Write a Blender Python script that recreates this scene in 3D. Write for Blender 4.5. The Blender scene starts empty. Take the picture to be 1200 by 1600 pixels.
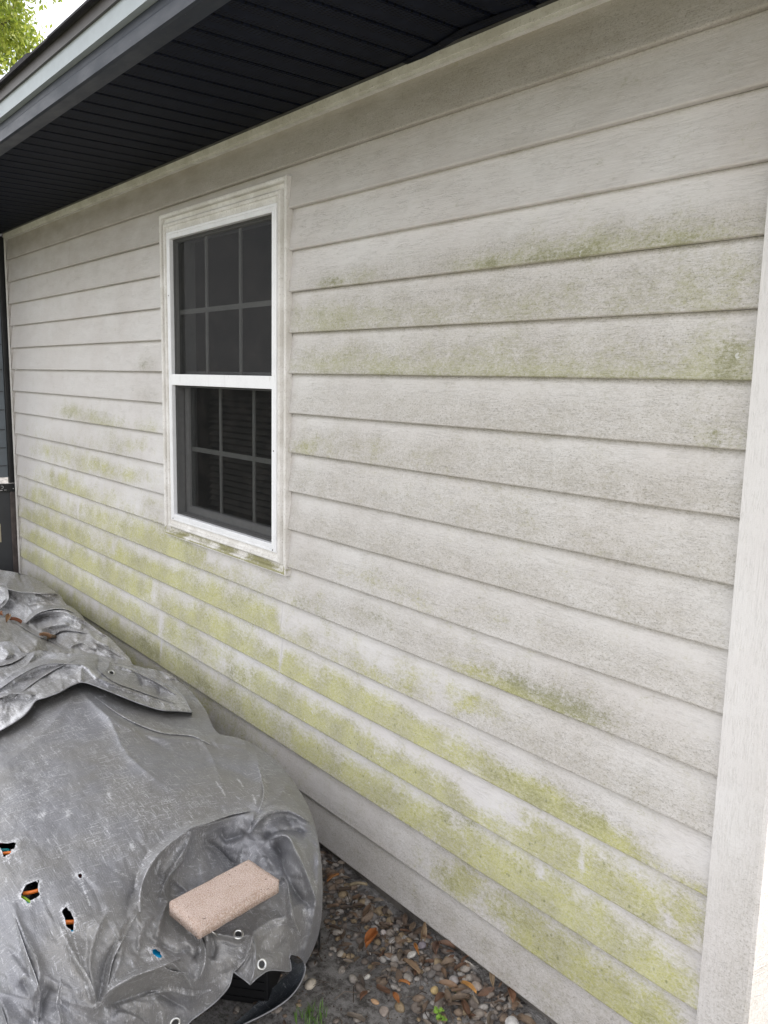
import bpy, bmesh, math, random
import numpy as np
from mathutils import Vector, Matrix
random.seed(7)
RNG = np.random.default_rng(11)
sc = bpy.context.scene
COL = sc.collection
R = math.radians

# ------------------------------------------------------------------ camera
FPX = 1327.81
CAM = np.array([0.7862, -1.4901, 1.5925])
MR = np.array([[0.62584, 0.77968, 0.02100], [0.1333, -0.0803, -0.9878], [-0.7686, 0.6210, -0.1541]])
MR[2] /= np.linalg.norm(MR[2])
MR[0] -= MR[2] * (MR[0] @ MR[2]); MR[0] /= np.linalg.norm(MR[0])
MR[1] = np.cross(MR[2], MR[0])
cd = bpy.data.cameras.new('camera')
cam = bpy.data.objects.new('camera', cd)
COL.objects.link(cam)
cm = Matrix.Identity(4)
for i in range(3):
    cm[i][0] = MR[0][i]; cm[i][1] = -MR[1][i]; cm[i][2] = -MR[2][i]; cm[i][3] = CAM[i]
cam.matrix_world = cm
cd.sensor_width = 36.0
cd.sensor_fit = 'AUTO'
cd.lens = FPX / 1600 * 36.0
cd.clip_start = 0.02
cd.clip_end = 2000
sc.camera = cam
sc.render.resolution_x = 768
sc.render.resolution_y = 1024

# ------------------------------------------------------------------ light
SUN = Vector((0.22, 0.66, 0.70)).normalized()
w = bpy.data.worlds.new('World')
sc.world = w
w.use_nodes = True
wn = w.node_tree.nodes; wl = w.node_tree.links
wn.clear()
sky = wn.new('ShaderNodeTexSky'); sky.sky_type = 'NISHITA'; sky.sun_disc = False
sky.sun_elevation = math.asin(SUN.z); sky.sun_rotation = math.atan2(SUN.x, SUN.y)
sky.dust_density = 2.0; sky.air_density = 1.0
# bright broken cloud over the blue: the cloud is a paler, whiter radiance of the same sky
tc = wn.new('ShaderNodeTexCoord')
nz = wn.new('ShaderNodeTexNoise'); nz.inputs['Scale'].default_value = 2.3; nz.inputs['Detail'].default_value = 6
wl.new(tc.outputs['Generated'], nz.inputs['Vector'])
cr = wn.new('ShaderNodeValToRGB'); cr.color_ramp.elements[0].position = 0.36; cr.color_ramp.elements[1].position = 0.52
wl.new(nz.outputs['Fac'], cr.inputs['Fac'])
mx = wn.new('ShaderNodeMixRGB'); mx.inputs['Color2'].default_value = (10.2, 10.2, 10.4, 1)
wl.new(cr.outputs['Color'], mx.inputs['Fac']); wl.new(sky.outputs['Color'], mx.inputs['Color1'])
bg = wn.new('ShaderNodeBackground'); bg.inputs['Strength'].default_value = 0.1
wo = wn.new('ShaderNodeOutputWorld')
wl.new(mx.outputs['Color'], bg.inputs['Color']); wl.new(bg.outputs['Background'], wo.inputs['Surface'])
sd = bpy.data.lights.new('sun', 'SUN'); sd.energy = 3.6; sd.angle = R(0.5); sd.color = (1.0, 0.95, 0.88)
so = bpy.data.objects.new('sun', sd); COL.objects.link(so)
so.rotation_euler = SUN.to_track_quat('Z', 'Y').to_euler()
sc.view_settings.view_transform = 'Standard'
sc.view_settings.look = 'None'
sc.view_settings.gamma = 1.0
sc.view_settings.exposure = 1.13

# ------------------------------------------------------------------ measuring helpers
def ray(x, y):
    x = np.asarray(x, float); y = np.asarray(y, float)
    a = (x - 600) / FPX; b = (y - 800) / FPX
    return a[..., None] * MR[0] + b[..., None] * MR[1] + MR[2]
def atz(x, y, h):
    d = ray(x, y); t = (np.asarray(h, float) - CAM[2]) / d[..., 2]
    return CAM + t[..., None] * d
def aty(x, y, Y=0.0):
    d = ray(x, y); t = (Y - CAM[1]) / d[..., 1]
    return CAM + t[..., None] * d
def smooth(a, b, x):
    t = np.clip((x - a) / (b - a), 0, 1); return t * t * (3 - 2 * t)
def vnoise(x, y, seed=0):
    xi = np.floor(x).astype(np.int64); yi = np.floor(y).astype(np.int64)
    fx = x - xi; fy = y - yi
    fx = fx * fx * (3 - 2 * fx); fy = fy * fy * (3 - 2 * fy)
    def h(a, b):
        n = (a * 374761393 + b * 668265263 + seed * 1442695041) & 0xffffffff
        n = ((n ^ (n >> 13)) * 1274126177) & 0xffffffff
        return ((n ^ (n >> 16)) & 0xffff) / 65535.0
    return (h(xi, yi) * (1 - fx) + h(xi + 1, yi) * fx) * (1 - fy) + (h(xi, yi + 1) * (1 - fx) + h(xi + 1, yi + 1) * fx) * fy
def fbm(x, y, seed=0, o=4):
    s = 0; a = .5; n = 0
    for i in range(o):
        s = s + a * vnoise(x * 2 ** i, y * 2 ** i, seed + i * 17); n += a; a *= .55
    return s / n

# ------------------------------------------------------------------ object helpers
def tag(o, label=None, cat=None, group=None, kind=None):
    if label: o['label'] = label
    if cat: o['category'] = cat
    if group: o['group'] = group
    if kind: o['kind'] = kind
    return o
def empty(name, loc, label, cat, group=None):
    o = bpy.data.objects.new(name, None); COL.objects.link(o); o.location = loc
    o.empty_display_size = .1
    return tag(o, label, cat, group)
def link(name, me, mat, parent=None, smooth_=False):
    o = bpy.data.objects.new(name, me); COL.objects.link(o)
    if mat and not me.materials: me.materials.append(mat)
    if smooth_: me.shade_smooth()
    if parent:
        o.parent = parent
        # vertices are written in world space: undo the parents' offsets
        off = Vector((0, 0, 0)); p = parent
        while p: off += p.location; p = p.parent
        o.location = -off
    return o
class MB:
    def __init__(s): s.v = []; s.f = []
    def quad(s, a, b, c, d):
        n = len(s.v); s.v += [a, b, c, d]; s.f.append((n, n + 1, n + 2, n + 3)); return s
    def box(s, x0, x1, y0, y1, z0, z1):
        n = len(s.v)
        s.v += [(x, y, z) for z in (z0, z1) for y in (y0, y1) for x in (x0, x1)]
        for q in ((0, 2, 3, 1), (4, 5, 7, 6), (0, 1, 5, 4), (2, 6, 7, 3), (0, 4, 6, 2), (1, 3, 7, 5)):
            s.f.append(tuple(n + i for i in q))
        return s
    def mat(s, M, v, f):
        n = len(s.v)
        s.v += [tuple(M @ Vector(p)) for p in v]; s.f += [tuple(n + i for i in q) for q in f]; return s
    def tube(s, pts, r, k=6, close=False):
        pts = [Vector(p) for p in pts]; n0 = len(s.v); N = len(pts)
        rr = r if hasattr(r, '__len__') else [r] * N
        for i, p in enumerate(pts):
            a = pts[max(i - 1, 0)] if not close else pts[i - 1]; b = pts[min(i + 1, N - 1)] if not close else pts[(i + 1) % N]
            t = (b - a).normalized()
            u = t.cross(Vector((0, 0, 1)))
            if u.length < .1: u = t.cross(Vector((1, 0, 0)))
            u.normalize(); v = t.cross(u)
            for j in range(k):
                an = 2 * math.pi * j / k
                s.v.append(tuple(p + rr[i] * (math.cos(an) * u + math.sin(an) * v)))
        for i in range(N if close else N - 1):
            for j in range(k):
                a = n0 + i * k + j; b = n0 + i * k + (j + 1) % k
                c = n0 + ((i + 1) % N) * k + (j + 1) % k; d = n0 + ((i + 1) % N) * k + j
                s.f.append((a, b, c, d))
        if not close:
            s.f.append(tuple(n0 + j for j in range(k))[::-1]); s.f.append(tuple(n0 + (N - 1) * k + j for j in range(k)))
        return s
    def build(s, name, m, parent=None, smooth_=False, bevel=0, seg=2):
        me = bpy.data.meshes.new(name); me.from_pydata([tuple(map(float, p)) for p in s.v], [], s.f); me.update()
        bm = bmesh.new(); bm.from_mesh(me); bmesh.ops.recalc_face_normals(bm, faces=bm.faces)
        if bevel: bmesh.ops.bevel(bm, geom=bm.edges[:], offset=bevel, segments=seg, affect='EDGES', profile=.6)
        bm.to_mesh(me); bm.free()
        return link(name, me, m, parent, smooth_)

# ------------------------------------------------------------------ material helpers
class NT:
    def __init__(s, name):
        s.m = bpy.data.materials.new(name); s.m.use_nodes = True
        s.t = s.m.node_tree; s.n = s.t.nodes; s.l = s.t.links
        s.b = s.n['Principled BSDF']; s.out = s.n['Material Output']
        s.tc = s.n.new('ShaderNodeTexCoord')
    def set(s, node, key, v):
        if isinstance(v, bpy.types.NodeSocket): s.l.new(v, node.inputs[key])
        else:
            if isinstance(v, tuple) and len(v) == 3 and node.inputs[key].type == 'RGBA': v = v + (1,)
            node.inputs[key].default_value = v
    def P(s, **k):
        for a, v in k.items(): s.set(s.b, a.replace('_', ' '), v)
        return s
    def coord(s, scale=(1, 1, 1), rot=(0, 0, 0)):
        mp = s.n.new('ShaderNodeMapping'); mp.inputs['Scale'].default_value = scale; mp.inputs['Rotation'].default_value = rot
        s.l.new(s.tc.outputs['Object'], mp.inputs['Vector']); return mp.outputs['Vector']
    def noise(s, vec, scale, detail=4, rough=.55, dist=0):
        n = s.n.new('ShaderNodeTexNoise'); s.l.new(vec, n.inputs['Vector'])
        n.inputs['Scale'].default_value = scale; n.inputs['Detail'].default_value = detail
        n.inputs['Roughness'].default_value = rough; n.inputs['Distortion'].default_value = dist
        return n.outputs['Fac']
    def vor(s, vec, scale, feat='F1', out='Distance'):
        n = s.n.new('ShaderNodeTexVoronoi'); n.feature = feat; s.l.new(vec, n.inputs['Vector'])
        n.inputs['Scale'].default_value = scale; return n.outputs[out]
    def wave(s, vec, scale, dist=0, dirn='X', dscale=1, detail=2):
        n = s.n.new('ShaderNodeTexWave'); n.bands_direction = dirn; s.l.new(vec, n.inputs['Vector'])
        n.inputs['Scale'].default_value = scale; n.inputs['Distortion'].default_value = dist
        n.inputs['Detail Scale'].default_value = dscale; n.inputs['Detail'].default_value = detail
        return n.outputs['Fac']
    def M(s, op, a, b=0.0, c=0.0, clamp=False):
        n = s.n.new('ShaderNodeMath'); n.operation = op; n.use_clamp = clamp
        s.set(n, 0, a); s.set(n, 1, b); s.set(n, 2, c); return n.outputs[0]
    def ramp(s, v, a, b, lo=0.0, hi=1.0):
        n = s.n.new('ShaderNodeMapRange'); n.interpolation_type = 'SMOOTHSTEP'
        s.set(n, 'Value', v); s.set(n, 'From Min', a); s.set(n, 'From Max', b); s.set(n, 'To Min', lo); s.set(n, 'To Max', hi)
        return n.outputs['Result']
    def mix(s, f, a, b, mode='MIX'):
        n = s.n.new('ShaderNodeMixRGB'); n.blend_type = mode
        s.set(n, 'Fac', f)
        for k, v in (('Color1', a), ('Color2', b)):
            s.set(n, k, v if isinstance(v, bpy.types.NodeSocket) else tuple(v) + (1,))
        return n.outputs['Color']
    def attr(s, name, out='Fac'):
        n = s.n.new('ShaderNodeAttribute'); n.attribute_name = name; return n.outputs[out]
    def bump(s, h, strength=.5, dist=.002, prev=None):
        n = s.n.new('ShaderNodeBump'); s.set(n, 'Height', h); n.inputs['Strength'].default_value = strength
        n.inputs['Distance'].default_value = dist
        if prev: s.l.new(prev, n.inputs['Normal'])
        return n.outputs['Normal']

def plain(name, col, rough=.5, metal=0, var=.12, scale=40, bump=.15, bd=.001, spec=.5):
    t = NT(name); v = t.coord()
    a = t.noise(v, scale, 5); b = t.noise(v, scale * .12, 3)
    k = t.M('ADD', t.M('MULTIPLY', a, .6), t.M('MULTIPLY', b, .6))
    c = t.mix(t.ramp(k, .35, .85), tuple(x * (1 - var) for x in col), tuple(min(1, x * (1 + var)) for x in col))
    t.P(Base_Color=c, Roughness=rough, Metallic=metal, Specular_IOR_Level=spec, Normal=t.bump(a, bump, bd))
    return t.m

def siding_mat(name, vertical=False):
    t = NT(name)
    # embossed wood grain: long thin wandering lines
    g1 = t.coord((2.2, 1, 60) if not vertical else (60, 1, 2.2))
    n1 = t.noise(g1, 1.6, 3, .6, .9)
    g2 = t.coord((7, 1, 150) if not vertical else (150, 1, 7))
    n2 = t.noise(g2, 1.3, 3, .6, .5)
    line = t.M('ABSOLUTE', t.M('SUBTRACT', n1, .5))
    line = t.ramp(line, 0.0, .028, 1, 0)
    line2 = t.ramp(t.M('ABSOLUTE', t.M('SUBTRACT', n2, .5)), 0, .05, 1, 0)
    brk = t.ramp(t.noise(t.coord(), 9, 2), .42, .6)
    line = t.M('MULTIPLY', line, brk)
    fine = t.noise(t.coord(), 420, 3, .7)
    mid = t.noise(t.coord((1, 1, 1.6)), 85, 5, .7)
    big = t.noise(t.coord((1, 1, 1)), 14, 4, .65)
    pr = t.noise(t.coord(), 3.0, 3, .6)
    col = t.mix(t.ramp(pr, .3, .7), (.640, .612, .604), (.685, .668, .664))
    col = t.mix(t.M('MULTIPLY', line, .30), col, (.70, .67, .65))
    if not vertical:
        FI = t.attr('film_shade'); col = t.mix(t.M('MULTIPLY', FI, t.ramp(t.noise(t.coord((1, 1, 3)), 7, 4, .6), .25, .75, .6, 1.1)), col, (.345, .300, .262))
    gr_ = t.noise(t.coord((3.2, 1, 44) if not vertical else (44, 1, 3.2)), 2.4, 4, .62, 1.1)
    gl_ = t.ramp(t.M('ABSOLUTE', t.M('SUBTRACT', t.M('FRACT', t.M('MULTIPLY', gr_, 7.0)), .5)), .40, .5)
    gl_ = t.M('MULTIPLY', gl_, t.ramp(t.noise(t.coord((1, 1, 2)), 13, 3, .6), .40, .58))
    col = t.mix(t.M('MULTIPLY', gl_, .42), col, (.80, .77, .74))
    gd_ = t.ramp(t.M('ABSOLUTE', t.M('SUBTRACT', t.M('FRACT', t.M('ADD', t.M('MULTIPLY', gr_, 7.0), .14)), .5)), .42, .5)
    col = t.mix(t.M('MULTIPLY', gd_, .22), col, (.33, .30, .27))
    if not vertical:
        D = t.attr('dirt'); G = t.attr('algae'); K = t.attr('mold')
    else:
        D = t.attr('dirt'); G = None; K = None
    spk = t.ramp(t.noise(t.coord((1, 1, 1.4)), 190, 4, .85), .48, .62)
    spd = t.ramp(t.noise(t.coord((.8, 1, 1.6)), 230, 4, .9), .53, .62)
    mot = t.ramp(mid, .38, .62)
    mo2 = t.ramp(big, .36, .62)
    # grime held in the pits of the emboss: a thin film plus specks
    df = t.M('MULTIPLY', D, t.M('ADD', t.M('ADD', .22, t.M('MULTIPLY', mot, .22)), t.M('ADD', t.M('MULTIPLY', spk, .30), t.M('MULTIPLY', mo2, .16))))
    col = t.mix(df, col, (.345, .315, .265))
    col = t.mix(t.M('MULTIPLY', t.M('MULTIPLY', spd, t.ramp(D, .15, .85)), .72), col, (.185, .17, .135))
    if G is not None:
        n3 = t.M('ADD', t.M('ADD', t.M('MULTIPLY', t.M('SUBTRACT', big, .5), 1.1), t.M('MULTIPLY', t.M('SUBTRACT', mid, .5), 1.3)), t.M('MULTIPLY', t.M('SUBTRACT', fine, .5), .9))
        gm = t.ramp(t.M('ADD', G, n3), .12, 1.02)
        gm = t.M('MULTIPLY', gm, t.M('ADD', .52, t.M('ADD', t.M('MULTIPLY', mot, .18), t.M('MULTIPLY', spk, .28))))
        tone = t.ramp(t.noise(t.coord(), 6, 4, .6), .35, .65)
        gc = t.mix(tone, (.325, .312, .115), (.43, .42, .105))
        sz = t.n.new('ShaderNodeSeparateXYZ'); t.l.new(t.tc.outputs['Object'], sz.inputs[0])
        gc = t.mix(t.ramp(sz.outputs[2], 1.15, 1.5, 0, .85), gc, (.385, .375, .255))
        col = t.mix(gm, col, gc)
        col = t.mix(t.M('MULTIPLY', t.M('MULTIPLY', spd, gm), .75), col, (.17, .175, .075))
        sp = t.ramp(t.vor(t.coord((1, 1, .8)), 52), .10, .22, 1, 0)
        sp = t.M('MULTIPLY', sp, t.ramp(t.noise(t.coord(), 26, 3), .50, .56))
        sp = t.M('MULTIPLY', sp, t.ramp(gm, .3, .6))
        col = t.mix(t.M('MULTIPLY', sp, .6), col, (.15, .16, .08))
        km = t.ramp(t.M('ADD', K, n3), .2, .9)
        km = t.M('MULTIPLY', km, t.M('ADD', .55, t.M('MULTIPLY', spk, .5)))
        col = t.mix(km, col, (.20, .20, .10))
        fl = t.ramp(t.noise(t.coord((1, 1, 1)), 42, 4, .6, .6), .655, .675)
        fl = t.M('MULTIPLY', fl, t.ramp(t.noise(t.coord(), 5, 2), .52, .6))
        fl = t.M('MULTIPLY', fl, t.ramp(G, .1, .5))
        col = t.mix(t.M('MULTIPLY', fl, .75), col, (.62, .61, .60))
    h = t.M('ADD', t.M('ADD', t.M('MULTIPLY', gl_, .8), t.M('MULTIPLY', n2, .8)), t.M('MULTIPLY', fine, .5))
    t.P(Base_Color=col, Roughness=.62, Specular_IOR_Level=.35, Normal=t.bump(h, .5, .0018))
    return t.m

M = {}
M['siding'] = siding_mat('weathered_vinyl')
M['trimboard'] = siding_mat('weathered_vinyl_board', True)
M['soil_base'] = None
t = NT('window_vinyl'); v = t.coord()
d = t.noise(v, 120, 5, .7); b = t.noise(v, 12, 4)
c = t.mix(t.ramp(t.M('MULTIPLY', t.M('ADD', d, b), .5), .44, .62), (.84, .84, .86), (.78, .78, .80))
c = t.mix(t.ramp(t.noise(t.coord((1, 1, .15)), 60, 4), .62, .75, 0, .35), c, (.45, .43, .38))
t.P(Base_Color=c, Roughness=.4, Normal=t.bump(d, .08, .0005)); M['white'] = t.m
t = NT('aged_casing'); v = t.coord()
d = t.noise(v, 160, 5, .7); b = t.noise(v, 9, 5, .65)
c = t.mix(t.ramp(b, .35, .62), (.76, .74, .72), (.62, .595, .56))
c = t.mix(t.M('MULTIPLY', t.ramp(d, .53, .68), .45), c, (.30, .27, .22))
A = t.attr('algae'); gm = t.ramp(t.M('SUBTRACT', t.M('ADD', t.M('MULTIPLY', b, .55), t.M('MULTIPLY', d, .45)), t.M('SUBTRACT', 1.0, t.M('MULTIPLY', A, .62))), -.10, .10)
c = t.mix(t.M('MULTIPLY', gm, .9), c, (.25, .235, .095))
t.P(Base_Color=c, Roughness=.65, Normal=t.bump(d, .3, .001)); M['casing'] = t.m
M['jamb'] = plain('jamb_vinyl', (.50, .50, .50), .5, var=.1)
M['grid'] = plain('muntin_paint', (.62, .60, .58), .5, var=.06)
# glass: see-through with a mirror film
t = NT('window_glass')
tr = t.n.new('ShaderNodeBsdfTransparent'); tr.inputs['Color'].default_value = (.72, .74, .74, 1)
gl = t.n.new('ShaderNodeBsdfGlossy'); gl.inputs['Roughness'].default_value = .02
fr = t.n.new('ShaderNodeFresnel'); fr.inputs['IOR'].default_value = 1.5
gw = t.noise(t.coord(), 3, 2); t.l.new(t.bump(gw, .1, .002), gl.inputs['Normal'])
ms = t.n.new('ShaderNodeMixShader'); t.l.new(t.M('MULTIPLY', fr.outputs[0], .10), ms.inputs[0]); t.l.new(tr.outputs[0], ms.inputs[1]); t.l.new(gl.outputs[0], ms.inputs[2])
t.l.new(ms.outputs[0], t.out.inputs['Surface']); M['glass'] = t.m
# insect screen: fine dark mesh, half of it open
t = NT('insect_screen')
tr = t.n.new('ShaderNodeBsdfTransparent')
df = t.n.new('ShaderNodeBsdfDiffuse'); dn = t.noise(t.coord(), 14, 5, .7)
t.l.new(t.mix(t.ramp(dn, .4, .7), (.016, .016, .016), (.030, .028, .027)), df.inputs['Color'])
ms = t.n.new('ShaderNodeMixShader'); ms.inputs[0].default_value = .60
wv = t.M('ADD', .60, t.M('MULTIPLY', t.M('SUBTRACT', t.noise(t.coord(), 900, 2), .5), .25)); t.l.new(wv, ms.inputs[0])
t.l.new(tr.outputs[0], ms.inputs[1]); t.l.new(df.outputs[0], ms.inputs[2]); t.l.new(ms.outputs[0], t.out.inputs['Surface']); M['screen'] = t.m
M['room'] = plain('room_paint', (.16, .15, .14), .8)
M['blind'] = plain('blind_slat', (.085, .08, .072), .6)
# soffit: black vinyl with perforated strips
t = NT('black_soffit_vinyl'); v = t.coord((1, 1, 1))
dots = t.n.new('ShaderNodeTexVoronoi'); dots.inputs['Scale'].default_value = 1; dots.inputs['Randomness'].default_value = 0
mp = t.n.new('ShaderNodeMapping'); mp.inputs['Scale'].default_value = (112, 70, 1); mp.inputs['Rotation'].default_value = (0, 0, R(0))
sk = t.n.new('ShaderNodeSeparateXYZ'); t.l.new(t.tc.outputs['Object'], sk.inputs[0])
cb = t.n.new('ShaderNodeCombineXYZ')
row = t.M('FLOOR', t.M('MULTIPLY', sk.outputs[1], 84.0))
t.l.new(t.M('ADD', t.M('MULTIPLY', sk.outputs[0], 110.0), t.M('MULTIPLY', row, .5)), cb.inputs[0]); t.l.new(t.M('MULTIPLY', sk.outputs[1], 84.0), cb.inputs[1])
fx = t.M('SUBTRACT', t.M('FRACT', t.M('ADD', t.M('MULTIPLY', sk.outputs[0], 110.0), t.M('MULTIPLY', row, .5))), .5)
fy = t.M('SUBTRACT', t.M('FRACT', t.M('MULTIPLY', sk.outputs[1], 84.0)), .5)
rr = t.M('SQRT', t.M('ADD', t.M('MULTIPLY', fx, fx), t.M('MULTIPLY', fy, fy)))
hole = t.ramp(rr, .2, .34, 1, 0)
strip = t.M('FRACT', t.M('MULTIPLY', t.M('ADD', sk.outputs[0], 20.015), 10 / 1.0))
strip = t.M('MULTIPLY', t.M('GREATER_THAN', strip, .22), t.M('LESS_THAN', strip, .90))
hole = t.M('MULTIPLY', hole, strip)
dust = t.noise(v, 30, 5, .7)
c = t.mix(t.ramp(dust, .4, .75), (.0045, .0062, .0135), (.0085, .0115, .0225))
c = t.mix(t.M('MULTIPLY', t.ramp(t.noise(v, 170, 2), .745, .77), .5), c, (.22, .21, .19))
c = t.mix(hole, c, (.002, .002, .002))
t.P(Base_Color=c, Roughness=.6, Specular_IOR_Level=.08, Normal=t.bump(t.M('SUBTRACT', 1, hole), .6, .0012)); M['soffit'] = t.m
t = NT('charcoal_fascia'); v = t.coord((.6, 1, 2))
n = t.noise(v, 9, 5, .65); f2 = t.noise(t.coord(), 160, 3)
c = t.mix(t.ramp(n, .35, .7), (.014, .019, .031), (.023, .029, .043))
c = t.mix(t.M('MULTIPLY', t.ramp(t.noise(t.coord(), 190, 2), .75, .77), .6), c, (.3, .3, .28))
t.P(Base_Color=c, Roughness=t.ramp(n, .3, .7, .42, .6), Specular_IOR_Level=.35, Normal=t.bump(n, .2, .003)); M['fascia'] = t.m
M['gutter'] = plain('pale_grey_metal', (.35, .39, .42), .5, .0, .08, 30)
M['drip'] = plain('brown_drip_metal', (.06, .052, .048), .45, .2, .15, 30)
M['shingle'] = plain('asphalt_shingle', (.032, .030, .036), .9, 0, .5, 300, .8, .002)
M['concrete'] = plain('foundation_concrete', (.17, .155, .14), .9, 0, .35, 60, .7, .004)
M['stucco'] = plain('sunlit_side_vinyl', (.80, .80, .80), .6, 0, .03)
M['black_plastic'] = plain('black_plastic', (.012, .012, .013), .45, 0, .3, 60)
M['orange'] = plain('orange_plastic', (.90, .22, .03), .45)
M['green'] = plain('lime_plastic', (.30, .50, .03), .45)
M['blue'] = plain('blue_plastic', (.01, .40, .75), .4)
M['teal'] = plain('teal_plastic', (.02, .28, .30), .4)
M['darkred'] = plain('maroon_fabric', (.10, .012, .012), .7)
M['metal'] = plain('eyelet_metal', (.62, .62, .60), .28, .9, .1, 120)
M['cab_blue'] = plain('grey_blue_panel', (.13, .15, .17), .5, 0, .15, 12)
M['cab_dark'] = plain('charcoal_panel', (.045, .047, .052), .5, 0, .15, 12)
M['cab_black'] = plain('black_frame', (.014, .014, .015), .4, 0, .3, 40)
M['cab_rust'] = plain('rusty_brown_frame', (.075, .06, .055), .7, 0, .55, 26, .4)
M['cream'] = plain('cream_patch', (.42, .38, .26), .6, 0, .1, 12)
M['mark'] = plain('white_marking', (.55, .55, .55), .6)

# tarp
def tarp_mat(name, base, wear_k=1.0, warm=(.235, .225, .21)):
    t = NT(name); v = t.coord()
    rot = (0, 0, R(31))
    a = t.coord((1, 1, 1), rot)
    wx = t.wave(a, 95, .8, 'X', 3); wy = t.wave(a, 95, .8, 'Y', 3)
    weave = t.M('MULTIPLY', wx, wy)
    s1 = t.noise(t.coord((26, 240, 60), rot), 1, 3, .7)      # threads along one way
    s2 = t.noise(t.coord((240, 26, 60), rot), 1, 3, .7)
    fine = t.noise(v, 380, 3, .8); mid = t.noise(v, 28, 5, .7); big = t.noise(v, 4, 3, .6)
    W = t.attr('wear')
    th = t.M('MAXIMUM', s1, s2)
    k = t.M('ADD', th, t.M('ADD', t.M('MULTIPLY', t.M('SUBTRACT', mid, .5), .35), t.M('MULTIPLY', W, .16)))
    col = t.mix(t.ramp(big, .35, .65), base, warm)
    col = t.mix(t.ramp(fine, .35, .65, 0, .55), col, tuple(x * .60 for x in base))
    col = t.mix(t.M('MULTIPLY', t.ramp(k, .57, .75), .60 * wear_k), col, (.50, .50, .53))
    wh = t.ramp(t.M('ADD', t.M('ADD', t.M('MULTIPLY', t.noise(v, 300, 4, .85), .6), t.M('MULTIPLY', th, .4)), t.M('MULTIPLY', W, .20)), .575, .65)
    col = t.mix(t.M('MULTIPLY', wh, .6), col, (.78, .78, .80))
    cr2 = t.noise(t.coord((1, 1, 1), rot), 60, 6, .7, .6)
    n0 = t.bump(cr2, .45, .004)
    n1 = t.bump(t.M('ADD', weave, t.M('MULTIPLY', fine, .9)), .4, .0012, n0)
    t.P(Base_Color=col, Roughness=t.ramp(mid, .3, .7, .34, .48), Metallic=.32, Specular_IOR_Level=.5, Normal=n1)
    return t.m
M['tarp'] = tarp_mat('silver_grey_tarp', (.28, .28, .298), 1.0, (.275, .265, .25))
M['tarp_old'] = tarp_mat('faded_grey_tarp', (.30, .295, .29), 1.0, (.29, .27, .24))
M['tarp_edge'] = plain('tarp_hem', (.27, .27, .28), .45, .2, .2, 200)

# ground
t = NT('sandy_soil'); v = t.coord()
n = t.noise(v, 9, 6, .65); f2 = t.noise(v, 240, 4, .75); m2 = t.noise(v, 45, 5, .7)
c = t.mix(t.ramp(t.M('ADD', t.M('MULTIPLY', n, .5), t.M('MULTIPLY', m2, .5)), .42, .58), (.11, .10, .093), (.33, .315, .305))
c = t.mix(t.ramp(f2, .5, .66, 0, .6), c, (.32, .30, .28))
c = t.mix(t.ramp(t.noise(v, 130, 4, .8), .58, .66, 0, .75), c, (.022, .018, .014))
t.P(Base_Color=c, Roughness=.95, Specular_IOR_Level=.2, Normal=t.bump(t.M('ADD', f2, t.M('MULTIPLY', m2, 1.4)), .9, .008)); M['soil'] = t.m
t = NT('dry_lawn'); v = t.coord(); n = t.noise(v, 1.2, 6, .7); f2 = t.noise(v, 40, 4)
c = t.mix(t.ramp(n, .4, .6), (.10, .12, .045), (.24, .21, .15)); c = t.mix(t.ramp(f2, .4, .7, 0, .5), c, (.05, .06, .02))
t.P(Base_Color=c, Roughness=.95, Normal=t.bump(f2, .8, .02)); M['lawn'] = t.m
# island-random tinted materials
def rnd(name, cols, rough=.7, scale=60, tw=0):
    t = NT(name)
    g = t.n.new('ShaderNodeNewGeometry')
    r = t.n.new('ShaderNodeValToRGB'); r.color_ramp.interpolation = 'CONSTANT' if len(cols) > 3 else 'LINEAR'
    e = r.color_ramp.elements
    while len(e) < len(cols): e.new(.5)
    for i, c in enumerate(cols): e[i].position = i / len(cols); e[i].color = c + (1,)
    t.l.new(g.outputs['Random Per Island'], r.inputs['Fac'])
    n = t.noise(t.coord(), scale, 4, .7)
    c = t.mix(t.ramp(n, .35, .7, 0, .55), r.outputs['Color'], (.05, .035, .025))
    t.P(Base_Color=c, Roughness=rough, Normal=t.bump(n, .4, .0015))
    if tw:
        t.b.inputs['Subsurface Weight'].default_value = 0
    return t.m
M['pebbles'] = rnd('pebbles', [(.29, .25, .215), (.21, .175, .15), (.38, .34, .30), (.25, .185, .135), (.33, .25, .155), (.18, .165, .155), (.42, .39, .36)], .85, 90)
M['litter'] = rnd('leaf_litter', [(.15, .105, .075), (.22, .16, .11), (.10, .07, .05), (.21, .135, .085), (.22, .18, .14), (.16, .085, .05), (.12, .095, .08)], .65, 50)
def one(name, c, scale=70, rough=.7): return plain(name, c, rough, 0, .3, scale, .4, .002)
t = NT('tree_leaf'); g = t.n.new('ShaderNodeNewGeometry')
r = t.n.new('ShaderNodeValToRGB'); r.color_ramp.elements[0].color = (.14, .21, .025, 1); r.color_ramp.elements[1].color = (.42, .46, .08, 1)
t.l.new(g.outputs['Random Per Island'], r.inputs['Fac']); t.P(Base_Color=r.outputs['Color'], Roughness=.5)
tl = t.n.new('ShaderNodeBsdfTranslucent'); t.l.new(t.mix(.5, r.outputs['Color'], (.30, .38, .05)), tl.inputs['Color'])
ms = t.n.new('ShaderNodeMixShader'); ms.inputs[0].default_value = .45
t.l.new(t.b.outputs[0], ms.inputs[1]); t.l.new(tl.outputs[0], ms.inputs[2]); t.l.new(ms.outputs[0], t.out.inputs['Surface']); M['leaf'] = t.m
M['bark'] = plain('bark', (.12, .09, .07), .9, 0, .3, 20, .8, .02)
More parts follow.
